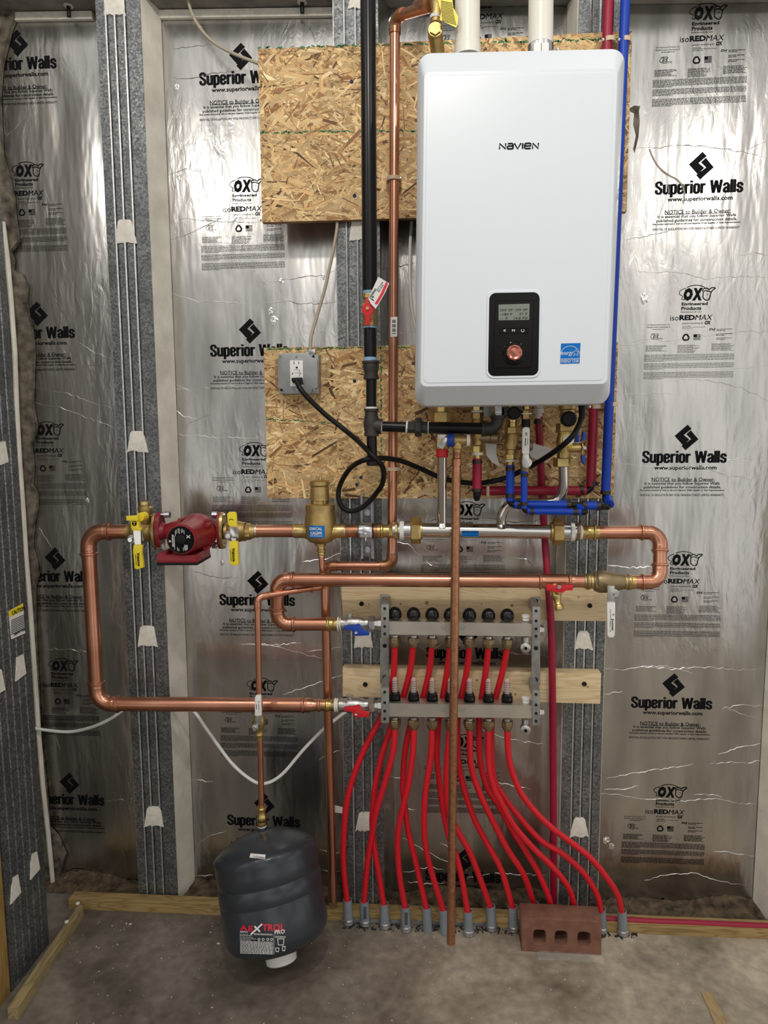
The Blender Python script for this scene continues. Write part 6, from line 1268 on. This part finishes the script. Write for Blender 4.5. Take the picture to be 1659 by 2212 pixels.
mb.build('slots', M['ink'], rc_, smooth=False)
MB().pprism(g((462, 1362), (555, 1358), (558, 1392), (540, 1412), (480, 1412), (460, 1390)), .055, .022, .002).build('cable_connector', M['chrome'], e)
e = E('power_cord', 'black power cord with a plug, looping below the gas tee and up to the boiler', 'power cord')
MB().pprism(g((318, 1640), (415, 1635), (425, 1700), (395, 1708), (330, 1690), (318, 1670)), .095, .024, .004).build('plug', M['rubber'], e)
pd = [((640, 822), .1), ((655, 848), .11), ((700, 893), .1), ((740, 925), .1), ((769, 949), .13), ((798, 977), .18), ((817, 996), .185), ((827, 1010), .17), ((829, 1028), .14), ((825, 1047), .12), ((813, 1065), .1), ((798, 1083), .09), ((779, 1098), .085), ((758, 1104), .08), ((742, 1098), .08), ((732, 1080), .08), ((732, 1058), .08), ((740, 1036), .09), ((756, 1012), .12), ((776, 998), .16), ((802, 991), .172), ((835, 990), .14), ((870, 997), .1), ((910, 1013), .06), ((945, 1029), .045), ((975, 1038), .045), ((1010, 1043), .05), ((1045, 1043), .075), ((1087, 1034), .085), ((1121, 1020), .095), ((1152, 1004), .11), ((1184, 985), .15), ((1217, 961), .205), ((1239, 939), .215), ((1252, 914), .2), ((1257, 893), .19), ((1258, 868), .185)]
MB().tube(spline([P(x, y, d) for (x, y), d in pd], 6), W(5.5, P(800, 1000, .1)), 12).build('cable', M['rubber'], e)
MB().pl((1257, 872), (1257, 905), (.187, .195), [(0, 8), (10, 7.5), (32, 6.5)], 14).build('strain_relief', M['rubber'], e)
def wire(name, label, pts, r, m, cat='cable', n=7): return tag(MB().tube(spline([P(x, y, d) for x, y, d in pts], n), r, 10).build(name, M[m]), label, cat)
wire('electrical_cable', 'grey cable dropping from the upper strand board to the outlet box', [(729, 470, .0), (727, 500, .02), (716, 560, .03), (700, 630, .035), (681, 695, .04), (672, 730, .045), (670, 762, .045)], .0042, 'cable')
wire('electrical_cable', 'grey cable hanging from the beam and going behind the upper strand board', [(404, -10, -.04), (413, 25, -.045), (432, 60, -.05), (462, 92, -.04), (505, 116, -.03), (560, 138, -.02)], .0042, 'cable')
wire('electrical_cable', 'pale cable curving down beside the left edge of the boiler', [(889, 480, -.07), (886, 530, -.02), (885, 600, 0), (889, 660, .0), (896, 700, .0), (903, 730, .0)], .0042, 'pvc')
wire('white_tube', 'thin white tube sagging across the lower wall behind the copper pipe and the tank', [(60, 1570, -.05), (90, 1576, -.04), (150, 1581, -.02), (200, 1570, .01), (240, 1552, .02), (268, 1533, .02), (310, 1518, .02), (370, 1514, .02), (412, 1530, .02), (450, 1580, .02), (500, 1648, .02), (545, 1686, .02), (575, 1692, .02), (610, 1672, .02), (655, 1620, .02), (696, 1578, .02), (738, 1544, .0), (752, 1536, -.004)], .0048, 'plastic', 'tube')
tag(MB().pprism([(722, 1739), (740, 1744), (739, 1757), (722, 1755)], .03, .0008).build('paper_tag', M['paper']), 'small torn white tag beside the open copper pipe left of the red tubes', 'paper tag')
# anchor bolts in the beam
for x, y, l in ((149, 36, 'dark anchor bolt hanging from the beam above the corner bay'), (653, 28, 'dark anchor bolt hanging from the beam above the upper strand board')):
    c = P(x, y, -.06); e = E('anchor_bolt', l, 'bolt', 'anchor bolts in the beam')
    MB().tube([c, Vector((c.x, c.y, ZTf(c.x)+.01))], .0055, 12).build('bolt', M['darkhole'], e)
    MB().lathe(Vector((c.x, c.y, ZTf(c.x)-.002)), WZ, [(0, .012), (.004, .014)], 14).build('grout_ring', M['conc2'], e)
# ================================================================ BRICK
br = E('brick', 'red-brown brick with three holes standing on its edge on the floor', 'brick')
BL, BR_ = F(1128, 2055), F(1297, 2064); uX = (BR_-BL); Lb = uX.length; uX.normalize()
cu = bpy.data.curves.new('b', 'CURVE'); cu.dimensions = '2D'; cu.fill_mode = 'BOTH'; cu.extrude = .029; cu.bevel_depth = .002; cu.bevel_resolution = 1
H_ = .093
def spl(pts):
    s = cu.splines.new('POLY'); s.points.add(len(pts)-1); s.use_cyclic_u = True
    for p, q in zip(s.points, pts): p.co = (q[0], q[1], 0, 1)
spl([(0, 0), (Lb, 0), (Lb, H_), (0, H_)])
for fx in (.22, .495, .785):
    spl([(Lb*fx+.0185*(abs(cos(t))**.55)*(1 if cos(t) > 0 else -1), H_*.45+.0225*(abs(sin(t))**.55)*(1 if sin(t) > 0 else -1)) for t in [2*pi*k/20 for k in range(20)][::-1]])
o = bpy.data.objects.new('b', cu); COL.objects.link(o); me = bpy.data.meshes.new_from_object(o.evaluated_get(bpy.context.evaluated_depsgraph_get())); bpy.data.objects.remove(o)
nY = Vector((-uX.y, uX.x, 0)); tilt = Vector((0, 0, 1)); Mx = Matrix(((uX.x, 0, -nY.x, 0), (uX.y, 0, -nY.y, 0), (0, 1, 0, 0), (0, 0, 0, 1))); Mx.translation = BL+nY*.031+Vector((0, 0, .002))
me.transform(Mx); me.materials.clear(); me.materials.append(M['brick']); o = bpy.data.objects.new('body', me); COL.objects.link(o); o.parent = br
t = bmesh.new(); bmesh.ops.create_grid(t, x_segments=14, y_segments=6, size=1); rf = random.Random(4); cF = F(1232, 2068)
for v in t.verts: v.co = Vector((cF.x+v.co.x*.085, cF.y+v.co.y*.018, .002+abs(rf.gauss(0, .0018))))
mb = MB(); mb.merge(t); tag(mb.build('plastic_film', M['film']), 'scrap of clear plastic film on the floor under the brick', 'plastic film')
